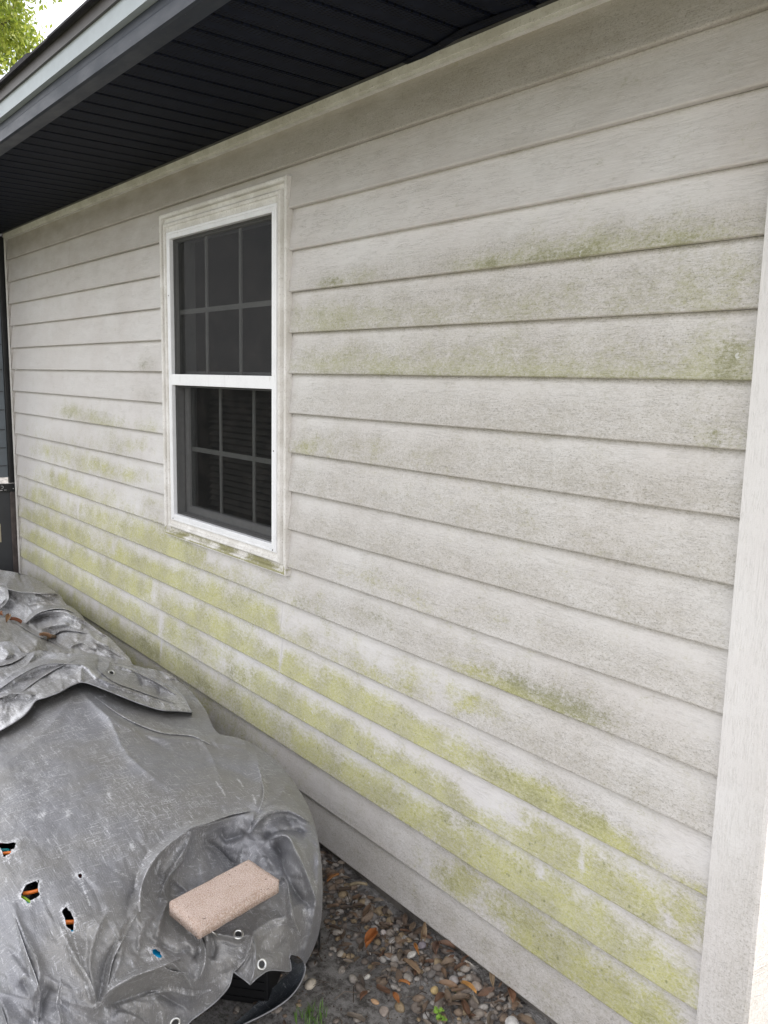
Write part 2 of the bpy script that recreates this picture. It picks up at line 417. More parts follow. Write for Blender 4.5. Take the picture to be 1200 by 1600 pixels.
# brick paver
t = NT('pink_paver'); v = t.coord()
f2 = t.noise(v, 420, 3, .8); m2 = t.noise(v, 24, 4, .6); sp = t.vor(v, 260)
c = t.mix(t.ramp(m2, .35, .65), (.44, .315, .25), (.50, .375, .315))
c = t.mix(t.ramp(f2, .48, .60, 0, .7), c, (.78, .70, .65)); c = t.mix(t.ramp(t.noise(v, 330, 3, .9), .55, .63, 0, .7), c, (.25, .155, .11)); c = t.mix(t.ramp(t.noise(v, 60, 5, .8), .56, .70, 0, .5), c, (.70, .60, .55)); c = t.mix(t.ramp(t.noise(v, 95, 2, .5), .68, .72, 0, .8), c, (.12, .08, .06))
t.P(Base_Color=c, Roughness=.92, Specular_IOR_Level=.2, Normal=t.bump(t.M('ADD', f2, sp), .8, .0018)); M['paver'] = t.m

# ================================================================== SETTING
def ground_mesh():
    xs = np.concatenate([[-300, -60, -20, -8], np.arange(-6, 1.6, .03), [3, 8, 20, 60, 300]])
    ys = np.concatenate([[-300, -60, -20, -8, -4], np.arange(-2.4, .04, .03), [.5, 2, 8, 20, 60, 300]])
    X, Y = np.meshgrid(xs, ys)
    near = smooth(-7, -6, X) * smooth(2, 1.4, X) * smooth(-4, -2.4, Y) * smooth(.6, .2, Y)
    Z = near * (fbm(X * 3, Y * 3, 3) - .5) * .05 + near * (fbm(X * 14, Y * 14, 5) - .5) * .016 + near * .045 * np.exp(-((Y - .02) / .13) ** 2)
    n, m = X.shape
    v = np.stack([X, Y, Z], -1).reshape(-1, 3)
    i = np.arange(n * m).reshape(n, m)
    f = np.stack([i[:-1, :-1], i[:-1, 1:], i[1:, 1:], i[1:, :-1]], -1).reshape(-1, 4)
    me = bpy.data.meshes.new('ground'); me.from_pydata(v.tolist(), [], f.tolist())
    return me
g = tag(link('ground', ground_mesh(), M['soil'], None, True), None, None, None, 'structure')
# yard: a lawn sheet beyond the planting strip
mb = MB(); mb.quad((-250, -250, .030), (250, -250, .030), (250, -2.5, .034), (-250, -2.5, .034))
tag(mb.build('lawn', M['lawn']), None, None, None, 'structure')
mb = MB(); mb.quad((.35, -2.4, .045), (9, -2.4, .045), (9, 30, .045), (.35, 30, .045))
M['pave'] = plain('pale_concrete', (.42, .41, .39), .9, 0, .12, 30)
tag(mb.build('path', M['pave']), None, None, None, 'structure')

# ================================================================== HOUSE
house = empty('house', (-2.3, 0, 0), 'one storey house wall of stained white lap siding with black soffit', 'house')
EXP = .127; ZT = 2.24
XL, XR = -4.64, 0.0
REC = .0165
SEAMS = {12: [-1.612], 13: [-1.615], 14: [-2.598], 15: [-2.602], 11: [-3.585], 10: [-3.583], 0: [-3.586], 1: [-3.586], 5: [], 17: []}
HOLE = (-2.482, -1.577, .962, 2.188)

def wall_blobs():
    """stains: (px x, px y, radius along wall m, radius up m, amount) measured on the siding"""
    G = [(70,800,.22,.05,.55),(110,828,.25,.05,.5),(60,850,.3,.05,.7),(110,885,.35,.05,.75),(60,880,.3,.05,.6),(150,900,.3,.06,.7),
         (75,700,.3,.04,.45),(140,720,.3,.04,.42),(110,640,.28,.04,.45),(160,660,.25,.05,.45),(230,670,.15,.05,.35),(200,740,.3,.04,.4),(200,690,.25,.04,.35),
         (215,815,.30,.06,.85),(245,840,.30,.06,.9),(160,800,.3,.04,.6),(235,780,.12,.03,.45),(120,770,.3,.04,.45),
         (230,895,.35,.06,.9),(180,880,.3,.05,.8),(310,905,.18,.06,.95),(300,925,.25,.05,.9),(350,925,.2,.06,.7),(395,955,.22,.05,.85),(300,860,.15,.04,.5),
         (130,925,.4,.06,.8),(200,960,.35,.05,.85),(280,975,.25,.06,.9),(350,1000,.3,.06,1.),(400,1025,.2,.05,.9),
         (300,1040,.3,.06,.75),(370,1070,.3,.06,.8),(250,1000,.3,.06,.7),(200,990,.3,.05,.6),
         (480,1050,.18,.06,1.),(520,1080,.2,.055,1.),(570,1110,.18,.055,1.),(620,1135,.18,.05,1.),(690,1175,.2,.05,1.),(760,1212,.18,.045,1.),(830,1250,.16,.045,1.),(890,1285,.15,.04,1.),(960,1325,.14,.035,.95),(1030,1362,.1,.03,.85),(1075,1385,.05,.02,.6),
         (430,1080,.25,.06,.8),(500,1130,.25,.06,.8),(560,1170,.25,.06,.9),(620,1205,.22,.06,.85),(680,1240,.16,.05,.75),(740,1275,.12,.035,.8),(830,1300,.1,.05,.9),(880,1335,.14,.055,1.),(940,1370,.14,.06,1.),(1000,1410,.12,.06,1.),(1050,1440,.1,.06,1.),(1075,1465,.05,.04,.9),
         (420,1130,.25,.05,.7),(480,1160,.25,.05,.75),(540,1200,.25,.055,.8),(620,1250,.25,.06,.9),(690,1300,.22,.06,.9),(760,1340,.2,.06,.95),(830,1385,.2,.06,1.),(900,1430,.18,.06,1.),(970,1475,.15,.06,1.),(1030,1510,.1,.055,1.),(1070,1530,.05,.05,.8),
         (700,1365,.1,.05,.75),(760,1400,.16,.055,.8),(820,1445,.16,.055,.85),(880,1490,.16,.055,.9),(940,1530,.15,.055,.95),(1000,1570,.13,.055,.9),(1040,1595,.08,.05,.8),
         (740,1050,.12,.02,.6),(800,1080,.14,.02,.5),(880,1110,.1,.02,.5),(560,1010,.2,.02,.5),(640,1050,.2,.035,.6),(720,1090,.15,.03,.55),(540,985,.12,.02,.6),
         (600,1060,.25,.03,.6),(540,575,.3,.02,.45),(700,580,.3,.02,.45),(850,585,.25,.02,.4),(1000,590,.3,.02,.5),(1120,570,.08,.06,.5),(1110,430,.1,.08,.45),(1130,540,.06,.04,.5),
         (500,500,.2,.06,.4),(540,440,.15,.03,.5),(880,400,.22,.03,.55),(760,412,.12,.02,.5),(1090,372,.14,.02,.5),(520,560,.2,.04,.4),(1130,690,.08,.03,.35),(470,700,.08,.03,.4),(900,380,.3,.05,.25)]
    G += [(60,820,.35,.10,.35),(140,870,.5,.12,.4),(230,920,.5,.12,.4),(330,980,.4,.12,.45),(110,950,.4,.06,.5),(160,985,.3,.06,.5),(220,1020,.3,.05,.5),(280,1065,.3,.05,.45),(170,1010,.3,.04,.4),(250,1070,.4,.05,.35),(340,1110,.3,.04,.35),(460,1000,.15,.03,.4),(270,850,.12,.05,.6),(335,905,.14,.05,.6),(90,745,.25,.04,.45),(60,770,.2,.04,.4),(620,920,.3,.04,.25),(760,1000,.3,.04,.2),(560,700,.4,.06,.22),(760,760,.4,.06,.2),(560,500,.4,.06,.3),(850,480,.5,.07,.28),(650,560,.5,.06,.3),(950,560,.5,.07,.3)]
    D = [(620,430,.6,.05,.55),(900,390,.6,.05,.55),(1080,370,.2,.05,.5),(560,490,.45,.07,.8),(700,480,.4,.07,.85),(850,470,.4,.07,.8),(1000,450,.4,.07,.75),(1100,440,.2,.07,.7),
         (540,560,.45,.07,.7),(700,560,.4,.07,.75),(850,550,.4,.07,.75),(1000,550,.4,.07,.8),(1100,550,.15,.07,.8),
         (520,630,.4,.06,.65),(700,640,.4,.06,.65),(850,650,.4,.06,.6),(1000,660,.4,.06,.6),(1120,680,.1,.05,.7),
         (500,695,.4,.06,.85),(620,710,.4,.06,.95),(760,730,.4,.06,.95),(900,760,.35,.06,.9),(1020,780,.3,.06,.75),(1120,780,.1,.05,.6),
         (480,750,.3,.06,.75),(600,790,.4,.06,.8),(750,820,.35,.06,.7),(900,860,.35,.05,.7),(1050,890,.3,.05,.6),
         (480,820,.3,.06,.75),(600,850,.35,.06,.85),(750,890,.35,.06,.8),(900,930,.3,.05,.7),(1050,980,.25,.05,.6),(1090,880,.1,.05,.6),
         (500,880,.3,.05,.6),(640,920,.35,.05,.7),(800,970,.35,.05,.65),(950,1020,.3,.05,.55),(1080,1080,.2,.04,.5),
         (500,940,.2,.06,.85),(570,960,.25,.06,.8),(650,1000,.3,.05,.7),(760,1050,.3,.05,.75),(860,1080,.25,.06,.9),(940,1130,.2,.06,.8),(1040,1180,.25,.05,.55),(1100,1200,.08,.06,.6),
         (500,1010,.2,.04,.6),(620,1060,.3,.04,.6),(780,1130,.25,.045,.7),(880,1180,.25,.05,.7),(980,1230,.25,.05,.6),(1080,1280,.15,.05,.6),
         (800,1200,.2,.05,.6),(900,1240,.2,.05,.65),(980,1300,.18,.05,.5),(1090,1390,.06,.05,.9),(1080,1480,.05,.06,.9),(980,1370,.15,.04,.5),(700,1340,.25,.05,.5),
         (160,400,1.3,.10,.28),(600,190,1.0,.06,.45),(900,60,.7,.08,.55),(1100,20,.3,.1,.5),(750,130,.5,.08,.5),(350,270,.8,.05,.4),
         (140,660,.3,.06,.5),(110,700,.4,.06,.5),(180,700,.25,.06,.6),(150,740,.4,.06,.5),(100,830,.6,.12,.5),(200,870,.4,.1,.5),(240,800,.15,.1,.5),(230,570,.12,.04,.55),(230,620,.15,.05,.5),
         (330,880,.2,.06,.8),(420,890,.15,.05,.6),(400,920,.2,.05,.6),(650,1400,.4,.05,.35),(750,1480,.3,.05,.4),(900,1580,.3,.06,.5),(300,1090,.5,.05,.35),(600,1340,.2,.05,.3),(430,1230,.4,.05,.3),
         (700,1430,.1,.02,.5),(850,1545,.15,.03,.6)]
    K = [(880,398,.14,.015,.6),(520,440,.08,.02,.5),(760,412,.07,.012,.5),(1060,378,.08,.015,.45),(1130,560,.04,.05,.6),(1120,690,.03,.03,.5),(600,585,.3,.010,.45),(900,590,.4,.010,.4),
         (225,570,.06,.02,.5),(110,650,.10,.02,.35),(590,970,.08,.02,.45),(500,965,.06,.03,.45),(820,1075,.12,.03,.6),(900,1110,.12,.03,.65),(700,1275,.05,.03,.75),(735,1290,.06,.015,.7),
         (860,1265,.10,.03,.5),(930,1280,.08,.03,.45),(800,1215,.1,.03,.4),(230,1010,.15,.05,.6),(280,1030,.12,.03,.5),(370,1060,.12,.05,.4),(180,1000,.15,.04,.5),(320,1070,.12,.03,.5),
         (1010,1440,.05,.03,.35),(1100,1465,.03,.05,.5),(700,1365,.06,.03,.45),(800,1430,.08,.03,.35),(1000,1590,.1,.03,.4),(470,945,.05,.03,.5),(350,1010,.05,.02,.4),(305,910,.03,.04,.45),(320,1090,.2,.02,.4)]
    CL = [(745,1245,.07,.05),(790,1275,.06,.03),(455,980,.05,.05),(436,1035,.012,.06),(439,965,.03,.05),(249,975,.02,.06),(249,1010,.012,.06),(590,1030,.15,.03),(120,790,.02,.06),(680,1080,.08,.03),
          (1045,1437,.03,.025),(600,1290,.12,.05),(500,1230,.2,.04),(660,1330,.08,.06),(760,1430,.06,.04),(330,870,.04,.03),(840,1370,.015,.01),(905,1345,.012,.015),(350,880,.06,.02),(240,930,.03,.03),(1075,1340,.1,.05),(1090,1500,.03,.08)]
    return G, D, K, CL
def stain(X, Z, K_):
    """amounts at wall points; K_ = course number of each point"""
    G, D, K, CL = wall_blobs()
    def acc(L, own=True):
        a = np.zeros_like(X)
        for b in L:
            p = aty(b[0], b[1]); c = np.floor((ZT - p[2]) / EXP) + 1
            e = b[4] * np.exp(-(((X - p[0]) / b[2]) ** 2) ** 1.2 - ((Z - p[2]) / (b[3] * 1.15)) ** 2)
            if own: e = e * np.where(K_ == c, 1, .12)
            a = 1 - (1 - a) * (1 - np.clip(e, 0, .98))
        return a
    low = (ZT - Z) / EXP - (K_ - 1)               # 0 top of course, 1 bottom
    wob = (fbm(X * 5, K_ * 7.3, 40) - .5) * .5
    edge = smooth(-.05, .75, low + wob)
    cl = np.zeros_like(X)
    for b in CL:
        p = aty(b[0], b[1]); nx = (fbm(X * 22, Z * 22, 66) - .5) * 1.6 * min(.05, b[2]); nz2 = (fbm(X * 22, Z * 22, 67) - .5) * .07
        cl = np.maximum(cl, .85 * np.exp(-((X - p[0] + nx) / b[2]) ** 2 - ((Z - p[2] + nz2) / b[3]) ** 2))
    lft = smooth(-1.2, -2.0, X)
    G0 = .40 * smooth(-.9, -1.9, X) * smooth(1.12, .80, Z) * smooth(.05, .3, Z) + .22 * smooth(-2.6, -3.2, X) * smooth(1.45, 1.2, Z) * smooth(-4.6, -4.2, X)
    g = np.clip(1 - (1 - np.clip(acc(G) * (1.10 + .30 * lft), 0, 1)) * (1 - G0), 0, 1) * (.35 + .75 * edge); d = acc(D, False) * (.45 + .6 * edge); k = acc(K, False) * (.5 + .6 * edge)
    sh = fbm(X * 9, Z * 14, 8); g = g * (.62 + .75 * sh); d = d * (.7 + .55 * fbm(X * 6, Z * 10, 18))
    g *= 1 - cl; d *= 1 - cl * .8; k *= 1 - cl
    d = d + .35 * np.clip(acc(G), 0, 1) * smooth(0, .5, low + wob) * (1 - g)
    d = d + np.where(K_ >= 16, .30 + .3 * fbm(X * 3, Z * 9, 55), 0)
    d = d + .55 * smooth(.07, .0, low)  # brown grime line under each lip, also painting in the lap shadow
    d = d + .03 + .25 * smooth(.72, 1, low) * fbm(X * 4, K_ * 3., 9)
    return g, d, k

def add_attr(me, name, vals):
    a = me.attributes.new(name, 'FLOAT', 'POINT'); a.data.foreach_set('value', np.asarray(vals, np.float32).ravel())

def build_siding():
    verts = []; faces = []; ks = []; zs = []
    base = np.arange(XL, XR + .001, .0125)
    n = 0
    for c in range(0, 18):
        zt = 2.392 if c == 0 else ZT - (c - 1) * EXP
        zb = ZT - c * EXP
        if c == 17: zb = ZT - 17.05 * EXP
        xs = np.unique(np.round(np.concatenate([base, [HOLE[0], HOLE[1], 0]] + [[s - .0008, s + .0008] for s in SEAMS.get(c, [])]), 5))
        H = zt - zb
        # profile (z, y): flat face, rolled lip, underside back to the recess
        fr = [0, .1, .2, .3, .4, .5, .6, .7, .8, .9, .945]
        prof = [(zt - H * f_, REC * (1 - f_)) for f_ in fr] + [(zb + .0035, -.0002), (zb + .0016, .0006), (zb + .0004, .0024), (zb - .0002, .0055), (zb - .0002, .0095), (zb + .0004, REC + .0012)]
        P = []
        w1 = (fbm(xs * 1.1, np.full_like(xs, c * 3.7), 77) - .5) * .0042
        w2 = (fbm(xs * 1.7, np.full_like(xs, c * 5.1), 78) - .5) * .0028
        off = np.zeros_like(xs)
        for s in SEAMS.get(c, []): off += np.where(xs > s, -.0022, 0)
        for j, (z, y) in enumerate(prof):
            last = j == len(prof) - 1
            lo = min(1, j / 10)
            yy = y + (0 if last else 1) * (w1 * math.sin(math.pi * min(1, j / 10)) + off)
            zz = z + w2 * (0 if j == 0 else lo)
            P.append(np.stack([xs, np.full_like(xs, 0) + yy, np.full_like(xs, 0) + zz], -1))
        P = np.array(P); R_, C_ = P.shape[:2]
        verts.append(P.reshape(-1, 3)); ks += [c] * (R_ * C_)
        idx = n + np.arange(R_ * C_).reshape(R_, C_)
        for a in range(R_ - 1):
            q = np.stack([idx[a, :-1], idx[a + 1, :-1], idx[a + 1, 1:], idx[a, 1:]], -1)
            cx = (xs[:-1] + xs[1:]) / 2; cz = (P[a, :-1, 2] + P[a + 1, :-1, 2]) / 2
            keep = ~((cx > HOLE[0]) & (cx < HOLE[1]) & (cz > HOLE[2]) & (cz < HOLE[3]))
            faces.append(q[keep])
        n += R_ * C_
    V = np.concatenate(verts); F = np.concatenate(faces)
    me = bpy.data.meshes.new('siding'); me.from_pydata(V.tolist(), [], F.tolist())
    g_, d_, k_ = stain(V[:, 0], V[:, 2], np.array(ks, float))
    # brown grime film on the top courses; eave shade painted in at upper left
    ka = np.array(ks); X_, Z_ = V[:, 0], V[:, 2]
    film_shade = np.select([ka == 0, ka == 1, ka == 2], [.66, .42, .26], .08) * (.6 + .8 * fbm(X_ * 1.3, Z_ * 3, 101)) + .25 * smooth(-.25, -.02, X_) * (ka < 4) + .14 * smooth(-2.2, -3.2, X_) * smooth(1.3, 1.8, Z_)
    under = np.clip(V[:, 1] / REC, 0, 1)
    add_attr(me, 'film_shade', np.clip(film_shade, 0, 1))
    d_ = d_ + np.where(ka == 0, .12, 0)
    add_attr(me, 'algae', g_); add_attr(me, 'dirt', np.clip(d_, 0, 1)); add_attr(me, 'mold', k_)
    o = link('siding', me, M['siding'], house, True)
    return o
build_siding()

def frame_sweep(mb, x0, x1, z0, z1, prof):
    """mitred picture frame: prof = [(inset, y)]"""
    n = len(mb.v)
    for (dd, y) in prof:
        mb.v += [(x0 + dd, y, z0 + dd), (x1 - dd, y, z0 + dd), (x1 - dd, y, z1 - dd), (x0 + dd, y, z1 - dd)]
    for a in range(len(prof) - 1):
        for j in range(4):
            k = (j + 1) % 4
            mb.f.append((n + a * 4 + j, n + a * 4 + k, n + (a + 1) * 4 + k, n + (a + 1) * 4 + j))
    return mb

def dense_attr(o, fn, cuts=0):
    me = o.data
    v = np.array([vv.co[:] for vv in me.vertices]); 
    for k_, a in fn(v).items(): add_attr(me, k_, a)

# corner board, end trim, top trim
def board_attr(v):
    z = v[:, 2]; return {'dirt': np.clip(.04 + .5 * smooth(1.0, .3, z) + .35 * smooth(.0, .1, v[:, 0]) * smooth(1.4, .5, z), 0, 1)}
def subdivided_box(x0, x1, y0, y1, z0, z1, nz):
    mb = MB()
    for i in range(nz):
        a = z0 + (z1 - z0) * i / nz; b = z0 + (z1 - z0) * (i + 1) / nz
        for (p, q) in (((x0, y0), (x0 + .008, y0)), ((x0 + .008, y0), (x1 - .008, y0)), ((x1 - .008, y0), (x1, y0 + .003)), ((x1, y0 + .003), (x1, y1)), ((x0, y1), (x0, y0))):
            mb.quad((p[0], p[1], a), (q[0], q[1], a), (q[0], q[1], b), (p[0], p[1], b))
    return mb
cbd = subdivided_box(-.004, .099, -.010, .10, .062, 2.385, 40).build('corner_board', M['trimboard'], house); dense_attr(cbd, board_attr)
m_ = MB().box(-4.657, -4.640, -.006, .02, .06, 2.392); m_.box(-4.640, -4.628, -.006, -.004, .06, 2.385)
o = m_.build('end_channel', M['casing'], house); dense_attr(o, lambda v: {'algae': v[:, 0] * 0})
m_ = MB(); m_.box(-4.655, -.002, -.010, .0125, 2.366, 2.389); m_.box(-4.655, -.002, -.0065, .0125, 2.356, 2.3655)
o = m_.build('top_trim', M['casing'], house); dense_attr(o, lambda v: {'algae': v[:, 0] * 0 + .05})
MB().box(-4.64, .095, .022, .2, -.3, .066).build('foundation', M['concrete'], house)
# side wall in the sun, rear and far walls, gable
mb = MB()
for i in range(19):
    z1 = 2.39 - i * EXP; z0 = z1 - EXP
    mb.quad((.099, .10, z0), (.099, 8.0, z0), (.088, 8.0, z1), (.088, .10, z1)); mb.quad((.099, .10, z0), (.088, .10, z0 + .001), (.088, 8, z0 + .001), (.099, 8.0, z0))
mb.build('side_wall', M['stucco'], house)
MB().box(-4.64, .08, 7.9, 8, 0, 2.39).build('rear_wall', M['stucco'], house)
MB().box(-4.64, -4.60, .03, 7.9, 0, 2.39).build('end_wall', M['cab_blue'], house)
mb = MB().box(-9, -4.64, 1.6, 1.7, 0, 2.39); mb.build('recess_wall', M['cab_blue'], house)

# roof
RX0, RX1 = -9.2, .50
ZE = 2.512
SL = .42
def rz(y): return ZE + (y + .635) * SL
mb = MB(); 
for (a, b) in ((0, .012),):
    n = len(mb.v)
    for x in (RX0, RX1):
        mb.v += [(x, -.628, rz(-.628) + .004), (x, 4, rz(4)), (x, 8.6, rz(4) - 4.6 * SL), (x, 8.6, rz(4) - 4.6 * SL - .03), (x, 4, rz(4) - .03), (x, -.60, rz(-.60) - .028)]
    for i in range(6):
        j = (i + 1) % 6; mb.f.append((n + i, n + j, n + 6 + j, n + 6 + i))
roof = mb.build('roof', M['shingle'], house)
mb = MB(); x = RX0
while x < RX1:
    wd = random.choice([.14, .17, .20, .12]); th = random.choice([.004, .007, .011, .013])
    y0 = -.644 - random.uniform(0, .004)
    mb.box(x, min(x + wd, RX1), y0, -.40, 0, 0)
    n = len(mb.v) - 8
    for k in range(8):
        vx, vy, vz = mb.v[n + k]; top = k >= 4
        mb.v[n + k] = (vx, vy, rz(vy) + (.004 + th if top else .002))
    x += wd + .0008
mb.build('shingle_edge', M['shingle'], roof)
# second shingle course seen as a stepped edge
MB().box(RX0, RX1, -.626, -.606, 2.478, 2.508).build('drip_edge', M['drip'], roof)
m_ = MB().box(RX0, RX1, -.618, -.602, 2.432, 2.478); m_.box(RX0, RX1, -.624, -.602, 2.4265, 2.4315)
m_.build('upper_fascia', M['gutter'], house)
m_ = MB()
N = 60; zz = [(2.4255, -.606), (2.405, -.6065), (2.40, -.608), (2.3675, -.609), (2.365, -.600), (2.371, -.548), (2.3745, -.546)]
vx = np.linspace(RX0, RX1, N)
for i in range(N):
    for (z, y) in zz: m_.v.append((vx[i], y + (vnoise(np.array(vx[i] * 2.1), np.array(z * 9), 5) - .5) * .004 * (y < -.56), z))
L_ = len(zz)
for i in range(N - 1):
    for j in range(L_ - 1): m_.f.append((i * L_ + j, (i + 1) * L_ + j, (i + 1) * L_ + j + 1, i * L_ + j + 1))
m_.build('fascia', M['fascia'], house)
# soffit panels: grooves every 0.10 m running out from the wall
m_ = MB(); xs = np.arange(RX0, RX1, .10175)
for x in xs:
    a = x + .0; pts = [(a, 2.3885), (a + .0125, 2.3885), (a + .016, 2.3965), (a + .0215, 2.3965), (a + .0245, 2.3885), (a + .085, 2.3885), (a + .10175, 2.3885)]
    pts = [(a, 2.3900), (a + .003, 2.3985), (a + .0095, 2.3985), (a + .0125, 2.3885), (a + .098, 2.3885), (a + .10175, 2.3900)]
    for (p, q) in zip(pts[:-1], pts[1:]):
        sag = random.uniform(-.0006, .0006)
        m_.quad((p[0], -.555, p[1]), (q[0], -.555, q[1]), (q[0], .02, q[1] + sag), (p[0], .02, p[1] + sag))
m_.build('soffit', M['soffit'], house)
MB().box(RX0, RX1, -.59, .03, 2.402, 2.41).box(RX0, -4.645, .031, 1.7, 2.395, 2.41).build('soffit_backing', M['cab_black'], house)
# loose channel at the soffit's wall edge near the corner
m_ = MB(); pts = [(-.99, -.016, 2.386), (-.86, -.028, 2.385), (-.74, -.052, 2.384), (-.64, -.045, 2.385), (-.55, -.03, 2.387)]
for i in range(len(pts) - 1):
    a, b = pts[i], pts[i + 1]
    m_.quad((a[0], a[1] - .012, a[2]), (b[0], b[1] - .012, b[2]), (b[0], b[1] + .012, b[2] - .001), (a[0], a[1] + .012, a[2] - .001))
m_.build('soffit_channel', M['soffit'], house)
m_ = MB().box(RX0, .12, -.024, -.001, 2.3865, 2.3882); m_.build('wall_channel', M['cab_black'], house)

# ---------------------------------------------------------------- window
WX0, WX1, WZ0, WZ1 = -2.497, -1.562, .939, 2.211
window = bpy.data.objects.new('window', None); COL.objects.link(window); window.parent = house
window.location = Vector((-2.03, 0, .94)) - house.location; window.empty_display_size = .1
def wpart(mb, name, m, smooth_=False, bevel=0): return mb.build(name, m, window, smooth_, bevel)
mb = MB(); pr_ = [(0, .014), (0, -.008), (.0015, -.0102), (.006, -.0106), (.012, -.0098), (.0145, -.007), (.0165, .006), (.030, .0065), (.0325, .004), (.037, -.0085), (.041, -.0115), (.050, -.0095), (.052, -.0045), (.058, -.0030), (.076, -.0030)]
frame_sweep(mb, WX0, WX1, WZ0, WZ1, pr_)
# subdivide the bottom and top bars so that moss can vary along them
me = bpy.data.meshes.new('casing'); me.from_pydata(mb.v, [], mb.f)
bm = bmesh.new(); bm.from_mesh(me)
es = [e for e in bm.edges if abs(e.verts[0].co.y - e.verts[1].co.y) < 1e-6 and (e.verts[0].co - e.verts[1].co).length > .3]
bmesh.ops.subdivide_edges(bm, edges=es, cuts=60, use_grid_fill=True)
bmesh.ops.recalc_face_normals(bm, faces=bm.faces); bm.to_mesh(me); bm.free()
o = link('casing', me, M['casing'], window)
dense_attr(o, lambda v: {'algae': np.clip((v[:, 2] < WZ0 + .036) * (v[:, 2] > WZ0 + .004) * (.55 + .9 * (fbm(v[:, 0] * 14, v[:, 2] * 60, 4) - .3)) + .35 * (v[:, 2] < WZ0 + .01), 0, 1) + .08})
fx0, fx1, fz0, fz1 = WX0 + .0705, WX1 - .0705, WZ0 + .0705, WZ1 - .0655
mb = MB(); frame_sweep(mb, WX0 + .0615, WX1 - .0615, WZ0 + .0685, WZ1 - .0725, [(0, .003), (0, -.0065), (.0015, -.0085), (.008, -.0085), (.009, -.0065), (.0105, -.0085), (.0245, -.0095), (.0265, -.0075), (.027, .001), (.0272, .008)])
wpart(mb, 'frame', M['white'])
ox0, ox1, oz0, oz1 = WX0 + .0885, WX1 - .0885, WZ0 + .0955, WZ1 - .0995
# deeper jamb lining behind the screen
mb = MB(); frame_sweep(mb, ox0 - .0003, ox1 + .0003, oz0 - .0003, oz1 + .0003, [(-.01, .0085), (.0, .0085), (.0, .012), (.005, .012), (.005, .040), (-.0, .040), (0, .10), (-.03, .10)])
wpart(mb, 'jamb', M['jamb'])
MID0, MID1 = 1.553, 1.596
mb = MB().box(ox0 - .004, ox1 + .004, -.0080, .0055, MID0, MID1); wpart(mb, 'meeting_rail', M['white'], False, .002)
# upper sash (outer track)
mb = MB(); frame_sweep(mb, ox0 + .001, ox1 - .001, MID0 - .012, oz1 - .001, [(0.005, .014), (.008, .014), (.010, .016), (.012, .022), (.012, .030), (0.005, .030)])
us = wpart(mb, 'upper_sash', M['jamb'])
def grid(x0, x1, z0, z1, y, vx, hz, parent, w_=.0085):
    mb = MB()
    for x in vx: mb.box(x - w_, x + w_, y, y + .005, z0, z1)
    xs_ = [x0] + [x for x in vx] + [x1]
    for i in range(len(xs_) - 1):
        a = xs_[i] + (w_ if i else 0) + .0002; b = xs_[i + 1] - (w_ if i < len(xs_) - 2 else 0) - .0002
        for z in hz: mb.box(a, b, y + .0003, y + .0047, z - w_ * 1.05, z + w_ * 1.05)
    return mb.build('muntin', M['grid'], parent)
# depth limit: muntins and panes are window parts' siblings under the window
GX = lambda px, py, Y: float(aty(px, py, Y)[0])
grid(ox0 + .013, ox1 - .013, MID1, oz1 - .013, .024, [GX(323, 460, .026), GX(376, 460, .026)], [float(aty(350, 481, .026)[2])], window)
wpart(MB().quad((ox0 + .01, .0225, MID0), (ox1 - .01, .0225, MID0), (ox1 - .01, .0225, oz1 - .01), (ox0 + .01, .0225, oz1 - .01)), 'pane', M['glass'])
mb = MB(); frame_sweep(mb, ox0 + .003, ox1 - .003, oz0 + .002, MID1 + .012, [(0, .046), (.004, .044), (.026, .044), (.030, .048), (.032, .056), (.032, .072), (0, .072)])
wpart(mb, 'lower_sash', M['jamb'])
grid(ox0 + .034, ox1 - .034, oz0 + .03, MID1 - .01, .057, [GX(345, 680, .059), GX(397, 680, .059)], [float(aty(360, 711, .059)[2])], window)
wpart(MB().quad((ox0 + .03, .0555, oz0 + .02), (ox1 - .03, .0555, oz0 + .02), (ox1 - .03, .0555, MID1), (ox0 + .03, .0555, MID1)), 'pane', M['glass'])
wpart(MB().quad((ox0 - .002, .0065, oz0 - .001), (ox1 + .002, .0065, oz0 - .001), (ox1 + .002, .0065, oz1 + .001), (ox0 - .002, .0065, oz1 + .001)), 'insect_screen', M['screen'])
# little screws on the frame
for (x, z) in ((fx0 + .010, fz0 + .005), (fx1 - .010, fz0 + .005), (fx0 + .005, 1.9), (fx1 - .005, 1.35)):
    wpart(MB().tube([(x, -.0085, z), (x, -.0100, z)], .0024, 8), 'screw', M['cab_rust'])
# blind hanging inside
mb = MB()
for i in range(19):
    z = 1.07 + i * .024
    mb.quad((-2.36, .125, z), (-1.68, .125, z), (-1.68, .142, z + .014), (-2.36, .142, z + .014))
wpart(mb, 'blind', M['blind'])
# dark room behind
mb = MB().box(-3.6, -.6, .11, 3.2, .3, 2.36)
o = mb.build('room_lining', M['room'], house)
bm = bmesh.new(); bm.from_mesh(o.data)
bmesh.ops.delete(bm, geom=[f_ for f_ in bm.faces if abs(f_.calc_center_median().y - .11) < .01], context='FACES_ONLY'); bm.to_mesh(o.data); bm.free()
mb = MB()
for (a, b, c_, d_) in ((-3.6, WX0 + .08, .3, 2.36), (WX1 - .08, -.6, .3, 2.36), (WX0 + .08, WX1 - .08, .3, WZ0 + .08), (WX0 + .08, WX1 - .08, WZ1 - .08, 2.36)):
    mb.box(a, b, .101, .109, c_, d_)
mb.build('inner_wall', M['room'], house)

